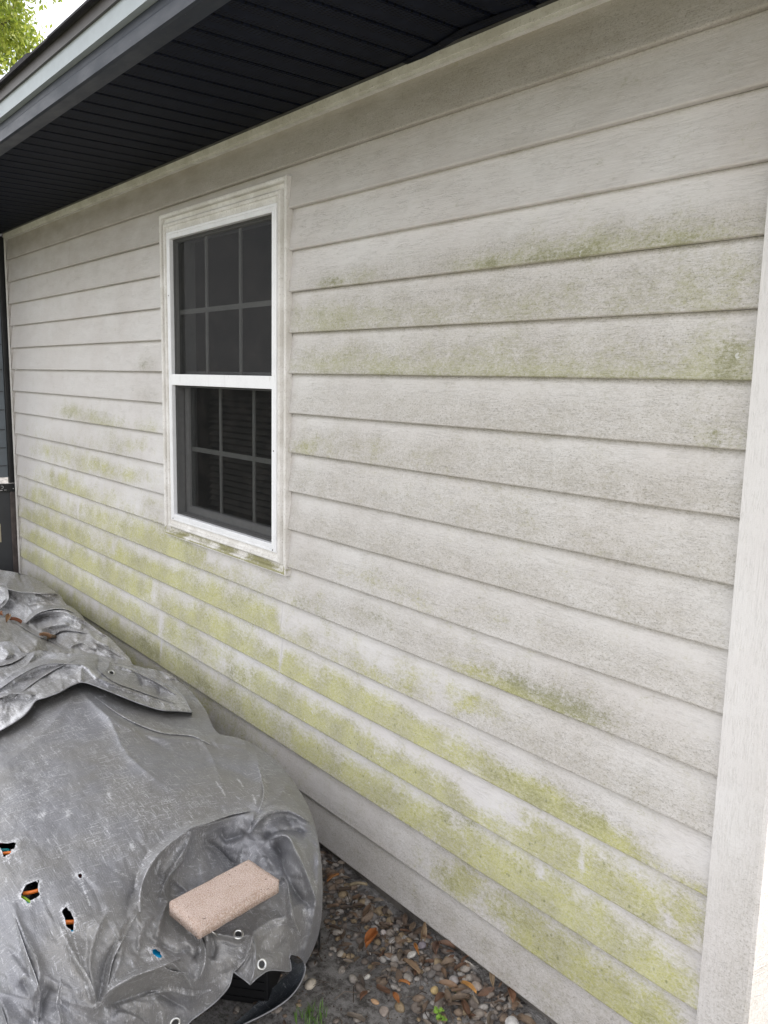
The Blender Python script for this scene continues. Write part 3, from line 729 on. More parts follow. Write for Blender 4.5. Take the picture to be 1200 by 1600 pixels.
# ================================================================== CABINET at the far end of the wall
cab = empty('metal_cabinet', (-4.95, -.2, 0), 'dark framed metal cabinet standing past the far left end of the siding', 'cabinet')
X0 = -4.70
MB().box(X0 - .5, X0 - .004, -.62, -.03, .95, 2.37).build('upper_panel', M['cab_blue'], cab)
mb = MB()
for z in (1.02, 1.13, 1.24, 1.36, 1.47, 1.60, 1.75, 1.92, 2.08): mb.box(X0 - .003, X0 + .0015, -.60, -.036, z, z + .004)
mb.build('panel_ridge', M['cab_black'], cab)
MB().box(X0 - .5, X0 - .004, -.62, -.02, .05, .865).build('lower_panel', M['cab_dark'], cab)
MB().box(X0 - .02, X0 + .012, -.028, .010, .915, 2.375).build('upper_post', M['cab_black'], cab, False, .003)
MB().box(X0 - .02, X0 + .010, -.026, .012, .05, .86).build('lower_post', M['cab_rust'], cab, False, .003)
cb_ = MB().box(X0 - .01, X0 + .012, -.62, .008, .862, .912).build('crossbar', M['cab_black'], cab, False, .002)
mb = MB()
ring = [(X0 + .0135, -.075 + .010 * math.cos(a), .893 + .008 * math.sin(a)) for a in np.linspace(-1.7, 1.9, 9)]
mb.tube(ring, .0016, 5); mb.build('lettering', M['mark'], cb_); mb = MB(); mb.tube([(X0 + .0135, -.062, .875), (X0 + .0135, -.048, .874)], .0016, 5); mb.build('lettering', M['mark'], cb_); mb = MB(); mb.tube([(X0 + .0135, -.090, .873), (X0 + .0135, -.072, .874)], .0025, 5)
mb.build('lettering', M['mark'], cb_); mb = MB()
mb.tube([(X0 + .0128, -.008, .880), (X0 + .0145, -.008, .880)], .003, 8)
mb.build('lettering', M['mark'], cb_)
MB().box(X0 - .004, X0 + .0, -.30, -.088, .55, .665).build('cream_patch', M['cream'], cab, False, .0015)

# ================================================================== TARPS
def tps(ctrl, reg=1e-3):
    c = np.array([p[:2] for p in ctrl], float) / 100; h = np.array([p[2] for p in ctrl], float)
    n = len(c)
    def U(r2): return np.where(r2 > 0, r2 * np.log(r2 + 1e-12), 0)
    K = U(((c[:, None] - c[None]) ** 2).sum(-1)) + reg * np.eye(n)
    P = np.hstack([np.ones((n, 1)), c]); A = np.block([[K, P], [P.T, np.zeros((3, 3))]])
    sol = np.linalg.solve(A, np.concatenate([h, np.zeros(3)]))
    def f(x, y):
        q = np.stack([x, y], -1).reshape(-1, 2) / 100
        r = U(((q[:, None] - c[None]) ** 2).sum(-1)) @ sol[:n] + sol[n] + q @ sol[n + 1:]
        return r.reshape(np.shape(x))
    return f
def segd(x, y, a, b):
    ax, ay = a; bx, by = b; dx, dy = bx - ax, by - ay
    t = np.clip(((x - ax) * dx + (y - ay) * dy) / (dx * dx + dy * dy), 0, 1)
    return np.hypot(x - ax - t * dx, y - ay - t * dy), t, ((x - ax) * dy - (y - ay) * dx) / math.hypot(dx, dy)
def fold(x, y, pts, amp, wd, asym=0.0):
    """crease along a polyline: sharp on top; fades at its ends"""
    best = np.full(np.shape(x), 1e9); T = np.zeros(np.shape(x)); S = np.zeros(np.shape(x)); n = len(pts) - 1
    for i in range(n):
        d, t, s = segd(x, y, pts[i], pts[i + 1]); m = d < best
        best = np.where(m, d, best); T = np.where(m, (i + t) / n, T); S = np.where(m, s, S)
    w_ = wd * np.where(S > 0, 1 + asym, 1 - asym)
    e = np.exp(-(best / w_) ** .95)
    fade = smooth(0, .18, T) * smooth(1, .8, T) * .75 + .25
    return 1.35 * amp * e * fade
BND = (-80, 505, 1060, 1760)
def crumple(x, y, n, size, amp, seed):
    r = np.random.default_rng(seed); x0, x1, y0, y1 = BND; o = np.zeros_like(x)
    for i in range(n):
        cx, cy = r.uniform(x0, x1), r.uniform(y0, y1); th = r.uniform(0, math.pi); L = size * r.uniform(.6, 1.8)
        u = (x - cx) * math.cos(th) + (y - cy) * math.sin(th); v = -(x - cx) * math.sin(th) + (y - cy) * math.cos(th)
        o += r.choice([-1, 1]) * amp * r.uniform(.4, 1) * np.exp(-np.abs(v) / (L * .22)) * np.exp(-(u / L) ** 2) * 1.0
    return o
def facets(x, y, s, seed, th=.5, an=1.6):
    """pressed creases: cell borders stay low and sharp, flanks run straight"""
    u = (x * math.cos(th) + y * math.sin(th)) / (s * an); v = (-x * math.sin(th) + y * math.cos(th)) / s
    u = u + (fbm(x / s * .6, y / s * .6, seed + 1, 2) - .5) * 1.1; v = v + (fbm(x / s * .6 + 40, y / s * .6, seed + 2, 2) - .5) * 1.1
    iu = np.floor(u).astype(np.int64); iv = np.floor(v).astype(np.int64); f1 = np.full_like(u, 9.); f2 = np.full_like(u, 9.); tv = np.zeros_like(u)
    def hsh(a, b, k):
        n = (a * 73856093 + b * 19349663 + (seed + k) * 83492791) & 0xffffffff
        n = ((n ^ (n >> 13)) * 1274126177) & 0xffffffff
        return ((n ^ (n >> 16)) & 0xffff) / 65535.0
    for du in (-1, 0, 1):
        for dv in (-1, 0, 1):
            a, b = iu + du, iv + dv; ex = u - (a + hsh(a, b, 0)); ey = v - (b + hsh(a, b, 1)); d = np.hypot(ex, ey)
            tl = (hsh(a, b, 2) - .5) * ex * 1.6 + (hsh(a, b, 3) - .5) * ey * 1.6
            nw = d < f1; f2 = np.where(nw, f1, np.minimum(f2, d)); tv = np.where(nw, tl, tv); f1 = np.where(nw, d, f1)
    e = np.clip(f2 - f1, 0, 1)
    return e * .55 + tv * smooth(0, .22, e)
def ridged(x, y, s, seed, o=3):
    wx = (fbm(x / s * .7, y / s * .7, seed + 5, 2) - .5) * 2.4; wy = (fbm(x / s * .7 + 31, y / s * .7, seed + 9, 2) - .5) * 2.4
    r = 0; a = 1.; n = 0
    for i in range(o):
        k = 1.9 ** i
        r = r + a * (1 - np.abs(2 * vnoise(x / s * k + wx, y / s * k + wy, seed + 3 * i) - 1)) ** 1.6; n += a; a *= .5
    return r / n - .5
def creases(x, y, n, size, amp, seed, ar=.09):
    r = np.random.default_rng(seed); x0, x1, y0, y1 = BND; o = np.zeros_like(x)
    for i in range(n):
        cx, cy = r.uniform(x0, x1), r.uniform(y0, y1); th = r.normal(.55, .9); L = size * r.uniform(.5, 1.8)
        u = (x - cx) * math.cos(th) + (y - cy) * math.sin(th); v = -(x - cx) * math.sin(th) + (y - cy) * math.cos(th) + .12 * u * u / L
        wd = L * ar
        # one flank steep, the other long: reads as a pressed crease
        f_ = np.where(v > 0, np.exp(-v / (wd * 2.5)), np.exp(v / (wd * .7)))
        o += r.choice([-1, 1]) * amp * r.uniform(.3, 1) * f_ * np.exp(-(u / L) ** 4)
    return o
def inpoly(x, y, P):
    r = np.zeros(np.shape(x), bool); n = len(P)
    for i in range(n):
        (ax, ay), (bx, by) = P[i], P[(i + 1) % n]
        if ay == by: continue
        c = ((ay > y) != (by > y)) & (x < (bx - ax) * (y - ay) / (by - ay) + ax); r ^= c
    return r
def nearest(x, y, polys):
    best = np.full(np.shape(x), 1e9); bx_ = x.copy(); by_ = y.copy()
    for P in polys:
        n = len(P)
        for i in range(n):
            a, b = P[i], P[(i + 1) % n]
            dx, dy = b[0] - a[0], b[1] - a[1]; l = dx * dx + dy * dy
            if l == 0: continue
            t = np.clip(((x - a[0]) * dx + (y - a[1]) * dy) / l, 0, 1); px = a[0] + t * dx; py = a[1] + t * dy
            d = np.hypot(x - px, y - py); m = d < best
            best = np.where(m, d, best); bx_ = np.where(m, px, bx_); by_ = np.where(m, py, by_)
    return bx_, by_, best
def sheet(name, poly, step, hfun, mat, parent, holes=(), wear=None, skirt=None, smooth_=True):
    P = np.array(poly, float)
    xs = np.arange(P[:, 0].min() - step, P[:, 0].max() + 2 * step, step); ys = np.arange(P[:, 1].min() - step, P[:, 1].max() + 2 * step, step)
    X, Y = np.meshgrid(xs, ys)
    I = inpoly(X, Y, poly)
    for h in holes: I &= ~inpoly(X, Y, h)
    n, m = X.shape; idx = np.arange(n * m).reshape(n, m)
    cells = I[:-1, :-1] | I[:-1, 1:] | I[1:, 1:] | I[1:, :-1]
    bx_, by_, _ = nearest(X[~I], Y[~I], [poly] + list(holes)); X = X.copy(); Y = Y.copy(); X[~I] = bx_; Y[~I] = by_
    F = np.stack([idx[:-1, :-1], idx[1:, :-1], idx[1:, 1:], idx[:-1, 1:]], -1)[cells]
    used = np.unique(F); mp_ = -np.ones(n * m, int); mp_[used] = np.arange(len(used))
    x = X.ravel()[used]; y = Y.ravel()[used]
    H = hfun(x, y); V = atz(x, y, H)
    faces = mp_[F].tolist(); V = V.tolist()
    wv = list(wear(x, y)) if wear else [0] * len(x)
    if skirt:
        # the cloth turns over the rim and drops behind it
        for (pl, rows) in skirt:
            N = len(pl); n0 = len(V)
            hp = hfun(np.array([p[0] for p in pl], float), np.array([p[1] for p in pl], float))
            base_ = atz(np.array([p[0] for p in pl], float), np.array([p[1] for p in pl], float), hp)
            for k, (out, drop) in enumerate(rows):
                for i in range(N):
                    d = base_[i] - CAM; d = np.array([d[0], d[1], 0]); d /= np.linalg.norm(d)
                    z = max(.012, base_[i][2] * (1 - drop)) if drop else base_[i][2]
                    wob = .012 * math.sin(i * 1.7 + k) * (drop > .3)
                    V.append([base_[i][0] + d[0] * (out + wob), base_[i][1] + d[1] * (out + wob), z]); wv.append(0)
            for k in range(len(rows) - 1):
                for i in range(N - 1):
                    a = n0 + k * N + i; faces.append([a, a + 1, a + 1 + N, a + N])
    me = bpy.data.meshes.new(name); me.from_pydata(V, [], faces); me.update()
    add_attr(me, 'wear', wv)
    return link(name, me, mat, parent, smooth_)
def dens(pts, n=8):
    o = []
    for (a, b) in zip(pts[:-1], pts[1:]):
        for k in range(n): o.append((a[0] + (b[0] - a[0]) * k / n, a[1] + (b[1] - a[1]) * k / n))
    return o + [pts[-1]]
def catmull(pts, n=6):
    p = [pts[0]] + list(pts) + [pts[-1]]; o = []
    for i in range(1, len(p) - 2):
        for k in range(n):
            t = k / n; o.append(tuple(.5 * (2 * p[i][j] + (p[i + 1][j] - p[i - 1][j]) * t + (2 * p[i - 1][j] - 5 * p[i][j] + 4 * p[i + 1][j] - p[i + 2][j]) * t * t + (3 * p[i][j] - p[i - 1][j] - 3 * p[i + 1][j] + p[i + 2][j]) * t ** 3) for j in range(len(p[0]))))
    return o + [pts[-1]]

HOLES = [[(-14,1318),(2,1317),(12,1318),(25,1315),(24,1322),(22,1327),(17,1327),(17,1333),(16,1337),(14,1335),(13,1345),(11,1336),(9,1337),(7,1344),(5,1337),(3,1330),(0,1324),(-10,1322)],
 [(60,1375),(63,1376),(60,1380),(59,1388),(60,1393),(63,1399),(59,1401),(58,1405),(55,1403),(51,1406),(47,1407),(48,1416),(44,1414),(40,1407),(31,1401),(34,1396),(37,1389),(41,1382),(49,1379)],
 [(105,1414),(108,1417),(106,1422),(110,1423),(113,1431),(115,1434),(116,1441),(115,1445),(115,1452),(114,1457),(112,1458),(110,1452),(106,1450),(102,1456),(101,1454),(103,1449),(103,1444),(101,1434),(97,1426),(96,1423),(101,1419)],
 [(128,1364),(129,1366),(127,1373),(128,1376),(125,1374),(123,1370),(118,1369),(122,1366)],
 [(105,1267),(107,1268),(106,1271),(108,1273),(105,1275),(103,1271),(104,1269)],
 [(69,1271),(66,1275),(62,1277),(64,1272)], [(171,1241),(173,1243),(172,1247),(170,1244)], [(205,1318),(209,1322),(207,1325),(203,1323)],
 [(231,1482),(238,1484),(243,1482),(247,1486),(252,1488),(250,1490),(254,1494),(251,1498),(245,1495),(241,1492),(237,1488)]]
TOPCREST = [(-80,1160),(-20,1140),(40,1105),(95,1078),(130,1066),(175,1078),(230,1092),(300,1086)]
SIL = [(300,1086),(320,1107),(338,1143),(368,1152),(398,1163),(425,1183),(448,1208),(470,1240),(485,1270),(496,1308),(502,1345),(504,1385),(503,1425),(499,1455),(490,1482),(477,1508)]
CURL = [(477,1508),(472,1500),(464,1493),(455,1491),(452,1496),(454,1508),(453,1517)]
HEM1 = [(453,1517),(436,1516),(420,1516),(408,1523),(399,1530),(391,1538)]
HEM2 = [(391,1538),(380,1529),(370,1522),(364,1518)]
HEM3 = [(364,1518),(368,1526),(356,1546),(340,1562),(318,1580),(298,1595),(285,1612),(262,1640)]
HEM3 = [(364,1518),(358,1540),(340,1562),(318,1580),(298,1595),(285,1612),(262,1640)]
main_poly = catmull(TOPCREST, 3)[:-1] + catmull(SIL, 4)[:-1] + catmull(CURL, 3)[:-1] + catmull(HEM1, 3)[:-1] + catmull(HEM2, 2)[:-1] + catmull(HEM3, 4)[:-1] + [(262,1640),(190,1720),(60,1760),(-80,1760)]
MC = [(120,1066,.535),(160,1110,.52),(0,1130,.50),(-80,1165,.49),(-80,1350,.46),(0,1350,.50),(0,1250,.51),(100,1200,.52),(100,1350,.50),(0,1470,.455),(0,1600,.38),(-80,1600,.34),(-80,1760,.2),(60,1760,.2),(190,1700,.20),
      (100,1480,.46),(100,1600,.35),(200,1500,.40),(200,1600,.28),(262,1640,.16),(298,1595,.20),(340,1562,.235),(364,1518,.30),(300,1500,.36),(250,1540,.33),(160,1560,.36),
      (391,1538,.285),(420,1516,.29),(453,1517,.22),(455,1491,.25),(477,1508,.13),(490,1482,.17),(499,1455,.22),
      (504,1385,.33),(500,1340,.375),(485,1270,.41),(448,1208,.43),(398,1163,.44),(338,1143,.43),(320,1107,.42),(300,1086,.43),(240,1092,.47),
      (250,1200,.51),(350,1210,.48),(300,1285,.485),(240,1335,.475),(380,1268,.47),(440,1285,.45),(478,1330,.425),(480,1400,.36),(450,1450,.325),
      (270,1412,.395),(330,1370,.40),(388,1345,.40),(430,1375,.395),(350,1430,.385),(315,1455,.385),(390,1440,.36),(420,1420,.365),(330,1310,.455),(400,1305,.44),(225,1400,.44),(250,1450,.40),(200,1420,.455)]
main_h0 = tps(MC)
def main_h(x, y):
    global BND
    BND = (-80, 505, 1060, 1700)
    h = main_h0(x, y)
    F_ = [([(380,1272),(330,1286),(298,1294),(262,1322),(238,1345),(222,1380),(214,1420)], .016, 9, .5), ([(298,1294),(292,1320),(268,1360),(252,1400)], .010, 9, 0),
          ([(318,1310),(345,1330),(362,1348),(374,1352)], -.014, 12, 0), ([(345,1290),(352,1312),(385,1300),(398,1282)], -.010, 8, 0), ([(398,1268),(392,1292),(384,1304)], .012, 6, 0),
          ([(392,1300),(415,1272),(455,1268),(486,1290)], .013, 9, .4), ([(410,1310),(440,1298),(480,1300)], -.010, 7, 0), ([(430,1310),(440,1340),(448,1370),(470,1405),(495,1420)], -.020, 13, .2),
          ([(420,1312),(432,1304),(452,1308),(462,1330),(478,1362),(497,1416)], .014, 6, -.3), ([(438,1372),(448,1372),(452,1400),(456,1430),(462,1450)], .013, 5, 0),
          ([(497,1418),(475,1412),(458,1420),(452,1440)], .008, 6, 0), ([(495,1300),(498,1350),(494,1400),(488,1440),(478,1480),(470,1500)], .010, 7, 0),
          ([(150,1572),(175,1545),(210,1525),(250,1512),(275,1500)], .014, 9, .3), ([(158,1574),(200,1560),(240,1548),(262,1560),(300,1580)], -.012, 10, 0), ([(265,1500),(285,1520),(300,1545),(296,1570)], .012, 7, 0),
          ([(150,1572),(146,1540),(140,1500),(150,1460),(168,1425)], .007, 6, 0), ([(150,1572),(135,1530),(115,1495),(100,1460)], .006, 7, 0), ([(154,1572),(160,1530),(172,1490),(205,1450)], -.006, 7, 0), ([(160,1560),(180,1520),(190,1480),(178,1440)], .006, 7, 0),
          ([(50,1595),(52,1560),(62,1530),(58,1500),(42,1470),(20,1415)], .008, 6, .3), ([(60,1600),(66,1565),(80,1540)], -.008, 9, 0), ([(30,1530),(48,1560),(45,1610)], -.006, 8, 0), ([(0,1560),(12,1590),(10,1640)], .008, 8, 0), ([(80,1660),(95,1610),(90,1570)], .007, 10, 0),
          ([(262,1408),(250,1440),(245,1470)], .012, 5, 0), ([(247,1403),(262,1408),(290,1432),(310,1456)], .010, 5, 0), ([(325,1453),(322,1480),(318,1515),(306,1535)], .010, 6, 0), ([(325,1453),(335,1480),(330,1500)], -.008, 6, 0),
          ([(325,1455),(350,1462),(375,1465),(393,1459)], .010, 6, .3), ([(394,1458),(392,1480),(382,1505),(368,1520)], .012, 5, 0), ([(395,1460),(398,1490),(396,1520),(391,1538)], .010, 4, 0), ([(383,1480),(378,1505),(368,1520)], -.010, 6, 0),
          ([(305,1450),(316,1480),(300,1500)], -.008, 8, 0), ([(245,1470),(275,1490),(300,1480)], -.008, 9, 0), ([(395,1458),(420,1440),(450,1432)], .004, 8, 0), ([(400,1480),(430,1485),(452,1470)], -.006, 10, 0),
          ([(120,1075),(170,1120),(230,1150),(330,1160),(400,1175)], .008, 16, .4), ([(150,1105),(175,1130),(200,1180),(260,1230)], .005, 10, 0), ([(120,1075),(90,1120),(40,1170),(-20,1210)], .006, 22, 0), ([(200,1130),(260,1170),(340,1195),(420,1230)], -.005, 12, 0),
          ([(330,1160),(350,1150),(398,1163)], .006, 8, 0), ([(300,1140),(330,1180),(350,1240)], .004, 10, 0), ([(400,1180),(410,1230),(392,1268)], .005, 10, 0), ([(450,1225),(430,1250),(395,1268)], .005, 10, 0), ([(212,1420),(190,1450),(180,1500)], .008, 10, 0), ([(225,1370),(205,1400),(196,1440)], -.007, 9, 0), ([(240,1430),(222,1450),(215,1490)], .007, 7, 0), ([(410,1330),(425,1350),(415,1340)], .006, 7, 0)]
    for p, a, wd, s in F_: h = h + 1.55 * fold(x, y, catmull(p, 3), a, wd, s)
    # cloth puckers in the low right part, lies flatter on the big left-hand plane
    flat = 1 - sum(np.exp(-(((x - ex) ** 2 + (y - ey) ** 2) / 15 ** 2) ** 1.5) for ex, ey in ((372, 1461), (408, 1507), (273, 1598)))
    zone = np.clip(smooth(1260, 1440, y + (x - 250) * .35), 0, 1)
    h = h + flat * (facets(x, y, 58, 12, .9, 2.2) * .012 + facets(x, y, 24, 44, 1.25, 2.4) * .0028 * (.3 + 1.4 * smooth(.4, .7, fbm(x / 50, y / 50, 7))) + facets(x, y, 11, 45, .2, 2.0) * .0006) * (.07 + .93 * zone) + flat * creases(x, y, 170, 40, .0048, 5) * (.16 + .84 * zone) + flat * creases(x, y, 220, 15, .0020, 9, .12) * (.2 + .8 * zone) + (fbm(x / 60, y / 60, 2) - .5) * .010
    return h
def wear_main(x, y):
    w_ = np.zeros_like(x)
    _, _, d = nearest(x, y, HOLES); w_ = np.maximum(w_, (.2 + .9 * fbm(x / 5, y / 5, 90)) * np.exp(-(d / 4.5) ** 1.3))
    for pl, a, s in (([(338,1222),(345,1232),(352,1243)],1,3),([(372,1218),(380,1230)],1,3),([(395,1242),(400,1255)],.9,3),([(150,1090),(165,1087)],.9,4),([(252,1340),(243,1365)],1.1,4),([(65,1180),(74,1194)],.8,3),([(125,1375),(135,1400),(140,1415)],1,3),([(8,1406),(35,1412)],1,1.5),([(26,1408),(20,1426)],.9,1.5),
                     ([(115,1460),(125,1500),(140,1560)],.7,4),([(20,1426),(60,1500)],.7,3),([(235,1500),(250,1480)],.8,4),([(235,1128),(262,1136)],.8,5),([(150,1572),(158,1568)],1.1,6),([(60,1540),(55,1600)],.8,4),([(290,1285),(330,1280)],.5,5),([(180,1360),(200,1370)],.6,5),([(335,1200),(365,1250)],.5,2)):
        for (a_, b_) in zip(pl[:-1], pl[1:]):
            d, _, _ = segd(x, y, a_, b_); d = d + 2.2 * (fbm(x / 4, y / 4, 93) - .3); w_ = np.maximum(w_, .8 * a * np.exp(-(np.maximum(d, 0) / (s * .55)) ** 2))
    w_ = np.maximum(w_, .18 * smooth(.45, .7, fbm(x / 60, y / 60, 31)) * smooth(1500, 1250, y))
    return w_
tarp = empty('tarp', tuple(atz(150, 1350, .0)), 'large silver grey tarp with torn holes, draped over a heap, brick on top', 'tarp')
SK = [(0, 0), (.03, .03), (.07, .12), (.11, .4), (.13, .7), (.15, 1)]
sheet('cover_sheet', main_poly, 2.2, main_h, M['tarp'], tarp, HOLES, wear_main, skirt=[(catmull(SIL[:-5], 3), SK), (catmull(TOPCREST, 3), [(0, 0), (.03, .05), (.08, .25), (.12, .6), (.14, 1)]), (dens([(-80, 1162), (-80, 1760), (60, 1760), (190, 1720), (260, 1642)], 14), [(0, 0), (.004, .2), (-.01, .5), (0, .8), (-.02, 1)])])
# hem cords
def hem(pts, hf, r=.0018, lift=.0006, name='hem', parent=tarp):
    p = catmull(pts, 5); x = np.array([q[0] for q in p], float); y = np.array([q[1] for q in p], float)
    V = atz(x, y, hf(x, y) + lift)
    return MB().tube([tuple(v_) for v_ in V], r, 6).build(name, M['tarp_edge'], parent, True)
hem(CURL[2:] + HEM1[1:], main_h); hem(HEM2[:-1] + HEM3, main_h)
hem([(391,1538),(397,1515),(399,1485),(394,1460)], main_h, .0015)
# flap on the far side of the opening: black lined strip that curls up from the ground
FLP_O = [(474,1502),(477,1515),(470,1535),(455,1556),(432,1574),(405,1589),(378,1602),(350,1618)]
FLP_I = [(452,1494),(453,1518),(440,1530),(425,1545),(408,1560),(392,1576),(374,1592),(352,1612)]
def ribbon(name, A, B, ha, hb, mat, parent, n=28, m=8, sag=0.0):
    a = catmull(A, 4); b = catmull(B, 4); V = []; N = len(a)
    for i in range(N):
        u = i / (N - 1); h1 = np.interp(u, np.linspace(0, 1, len(ha)), ha); h2 = np.interp(u, np.linspace(0, 1, len(hb)), hb)
        pa = atz(a[i][0], a[i][1], h1); pb = atz(b[i][0], b[i][1], h2)
        for j in range(m + 1):
            t_ = j / m; q = pa * (1 - t_) + pb * t_; q[2] += -sag * math.sin(math.pi * t_); V.append(q.tolist())
    F = [(i * (m + 1) + j, (i + 1) * (m + 1) + j, (i + 1) * (m + 1) + j + 1, i * (m + 1) + j + 1) for i in range(N - 1) for j in range(m)]
    me = bpy.data.meshes.new(name); me.from_pydata(V, [], F); add_attr(me, 'wear', [0] * len(V))
    return link(name, me, mat, parent, True)
M['tarp_in'] = tarp_mat('tarp_underside', (.075, .085, .10), .35, (.06, .065, .07))
ribbon('edge_flap', FLP_O, FLP_I, [.135, .115, .085, .06, .045, .035, .03, .03], [.26, .12, .055, .035, .03, .025, .022, .02], M['tarp_in'], tarp, sag=.012)
xo = catmull(FLP_O, 4); hh_ = np.interp(np.linspace(0, 1, len(xo)), np.linspace(0, 1, 8), [.135, .115, .085, .06, .045, .035, .03, .03])
MB().tube([tuple(atz(p[0], p[1], h_ + .001)) for p, h_ in zip(xo, hh_)], .0022, 6).build('hem', M['tarp_edge'], tarp, True)
def one_h(x, y, f_=None): return float((f_ or main_h)(np.array([float(x)]), np.array([float(y)]))[0])
# eyelets
def eyelet(px, py, hf, r=.0098, parent=tarp):
    q = [Vector(atz(px + a, py + b, one_h(px + a, py + b, hf))) for a, b in ((0, 0), (5, 0), (-5, 0), (0, 5), (0, -5))]
    c = sum(q, Vector()) / 5; n = (q[1] - q[2]).cross(q[3] - q[4]).normalized()
    if n.dot(Vector(CAM) - c) < 0: n = -n
    vw = (Vector(CAM) - c).normalized(); n = (n + vw * .8).normalized(); c = q[0] + vw * .003; u = n.orthogonal().normalized(); v = n.cross(u)
    c = c + n * .003
    k = 28; mb = MB()
    prof = [(r * .56, 0), (r * .62, .0016), (r * .80, .0022), (r * .96, .0014), (r * 1.0, 0)]
    for i in range(k):
        a = 2 * math.pi * i / k; dr = math.cos(a) * u + math.sin(a) * v
        for (q, z) in prof: mb.v.append(tuple(c + dr * q + n * z))
    L = len(prof)
    for i in range(k):
        for j in range(L - 1): mb.f.append((i * L + j, ((i + 1) % k) * L + j, ((i + 1) % k) * L + j + 1, i * L + j + 1))
    o = mb.build('eyelet', M['metal'], parent, True)
    mb = MB(); mb.v = [tuple(c + (math.cos(2 * math.pi * i / 16) * u + math.sin(2 * math.pi * i / 16) * v) * r * .57 + n * .0004) for i in range(16)]; mb.f = [tuple(range(16))]
    mb.build('eyelet_hole', M['black_plastic'], o)
eyelet(372, 1461, main_h, .0125)
eyelet(408, 1507, main_h, .0125)
eyelet(273, 1598, main_h, .0125)

# folded-over layer on top of the heap
FO = [(-80,1040),(-30,1010),(0,1003),(20,1004),(38,1021),(62,1016),(100,1021),(148,1022),(163,1030),(176,1036),(205,1043),(240,1060),(270,1076),(286,1088),(294,1102),(300,1113)]
FU = [(300,1113),(278,1111),(250,1109),(215,1098),(190,1088),(165,1078),(145,1070),(128,1066),(112,1071),(92,1082),(70,1090),(56,1095),(45,1110),(32,1122),(10,1136),(-20,1152),(-80,1180)]
flap_poly = catmull(FO, 3)[:-1] + catmull(FU, 3)
FC = [(-80,1040,.52),(0,1003,.52),(40,1021,.53),(100,1021,.54),(163,1030,.53),(205,1043,.50),(240,1060,.485),(286,1088,.465),(300,1113,.455),(250,1109,.50),(190,1088,.545),(128,1066,.575),(128,1045,.575),(92,1082,.57),(56,1095,.56),(10,1136,.53),(-80,1180,.51),(0,1080,.545),(40,1060,.55),(240,1085,.49),(200,1070,.515)]
flap_h0 = tps(FC)
def flap_h(x, y):
    global BND
    BND = (-80, 300, 1000, 1180)
    h = flap_h0(x, y)
    for p, a, wd, s in (([(0,1078),(40,1052),(75,1038),(130,1040),(150,1058),(200,1078),(285,1108)], .016, 5, .4), ([(0,1062),(30,1045),(60,1028),(90,1027)], -.016, 6, 0), ([(55,1018),(50,1030),(30,1048),(0,1064)], .015, 4, 0), ([(20,1060),(60,1058),(100,1060)], -.009, 7, 0), ([(150,1058),(168,1045),(172,1030)], .010, 4, 0), ([(128,1040),(126,1066)], .010, 6, 0),
                     ([(155,1030),(152,1048),(162,1062)], -.010, 5, 0), ([(205,1043),(222,1062),(220,1075)], -.009, 5, 0), ([(238,1060),(250,1078),(245,1090)], -.010, 5, 0), ([(170,1037),(205,1047),(245,1066),(280,1088)], .010, 3, 0), ([(0,1090),(20,1083),(55,1086)], .009, 3, 0), ([(0,1100),(25,1092),(50,1094)], -.008, 5, 0), ([(0,1010),(15,1022),(0,1034)], .010, 5, 0), ([(-20,1030),(10,1030),(28,1024)], -.012, 5, 0)):
        h = h + fold(x, y, catmull(p, 3), a, wd, s)
    flat = 1 - np.exp(-(((x - 174) ** 2 + (y - 1052) ** 2) / 9 ** 2) ** 1.5)
    return h + flat * (facets(x, y, 26, 71, .3) * .008 + facets(x, y, 11, 73, 1.0) * .003 + creases(x, y, 110, 22, .004, 15))
def wear_flap(x, y):
    w_ = .25 + .25 * smooth(.4, .7, fbm(x / 40, y / 40, 50))
    for pl in ([(0,1078),(40,1052),(75,1038),(130,1040),(150,1058)],[(0,1084),(55,1086)],[(56,1095),(0,1140)]):
        for (a_, b_) in zip(pl[:-1], pl[1:]):
            d, _, _ = segd(x, y, a_, b_); w_ = np.maximum(w_, .95 * np.exp(-(d / 4) ** 2))
    return w_
sheet('folded_flap', flap_poly, 1.8, flap_h, M['tarp'], tarp, (), wear_flap, skirt=[(catmull(FO, 2), [(0, 0), (.02, .02), (.04, .12), (.05, .3)])])
hem(FU, flap_h, .0020, 0, 'hem'); hem(FO[9:], flap_h, .0016, 0, 'hem')
# the flap's underside folds back to meet the sheet
eyelet(174, 1052, flap_h, .0125)

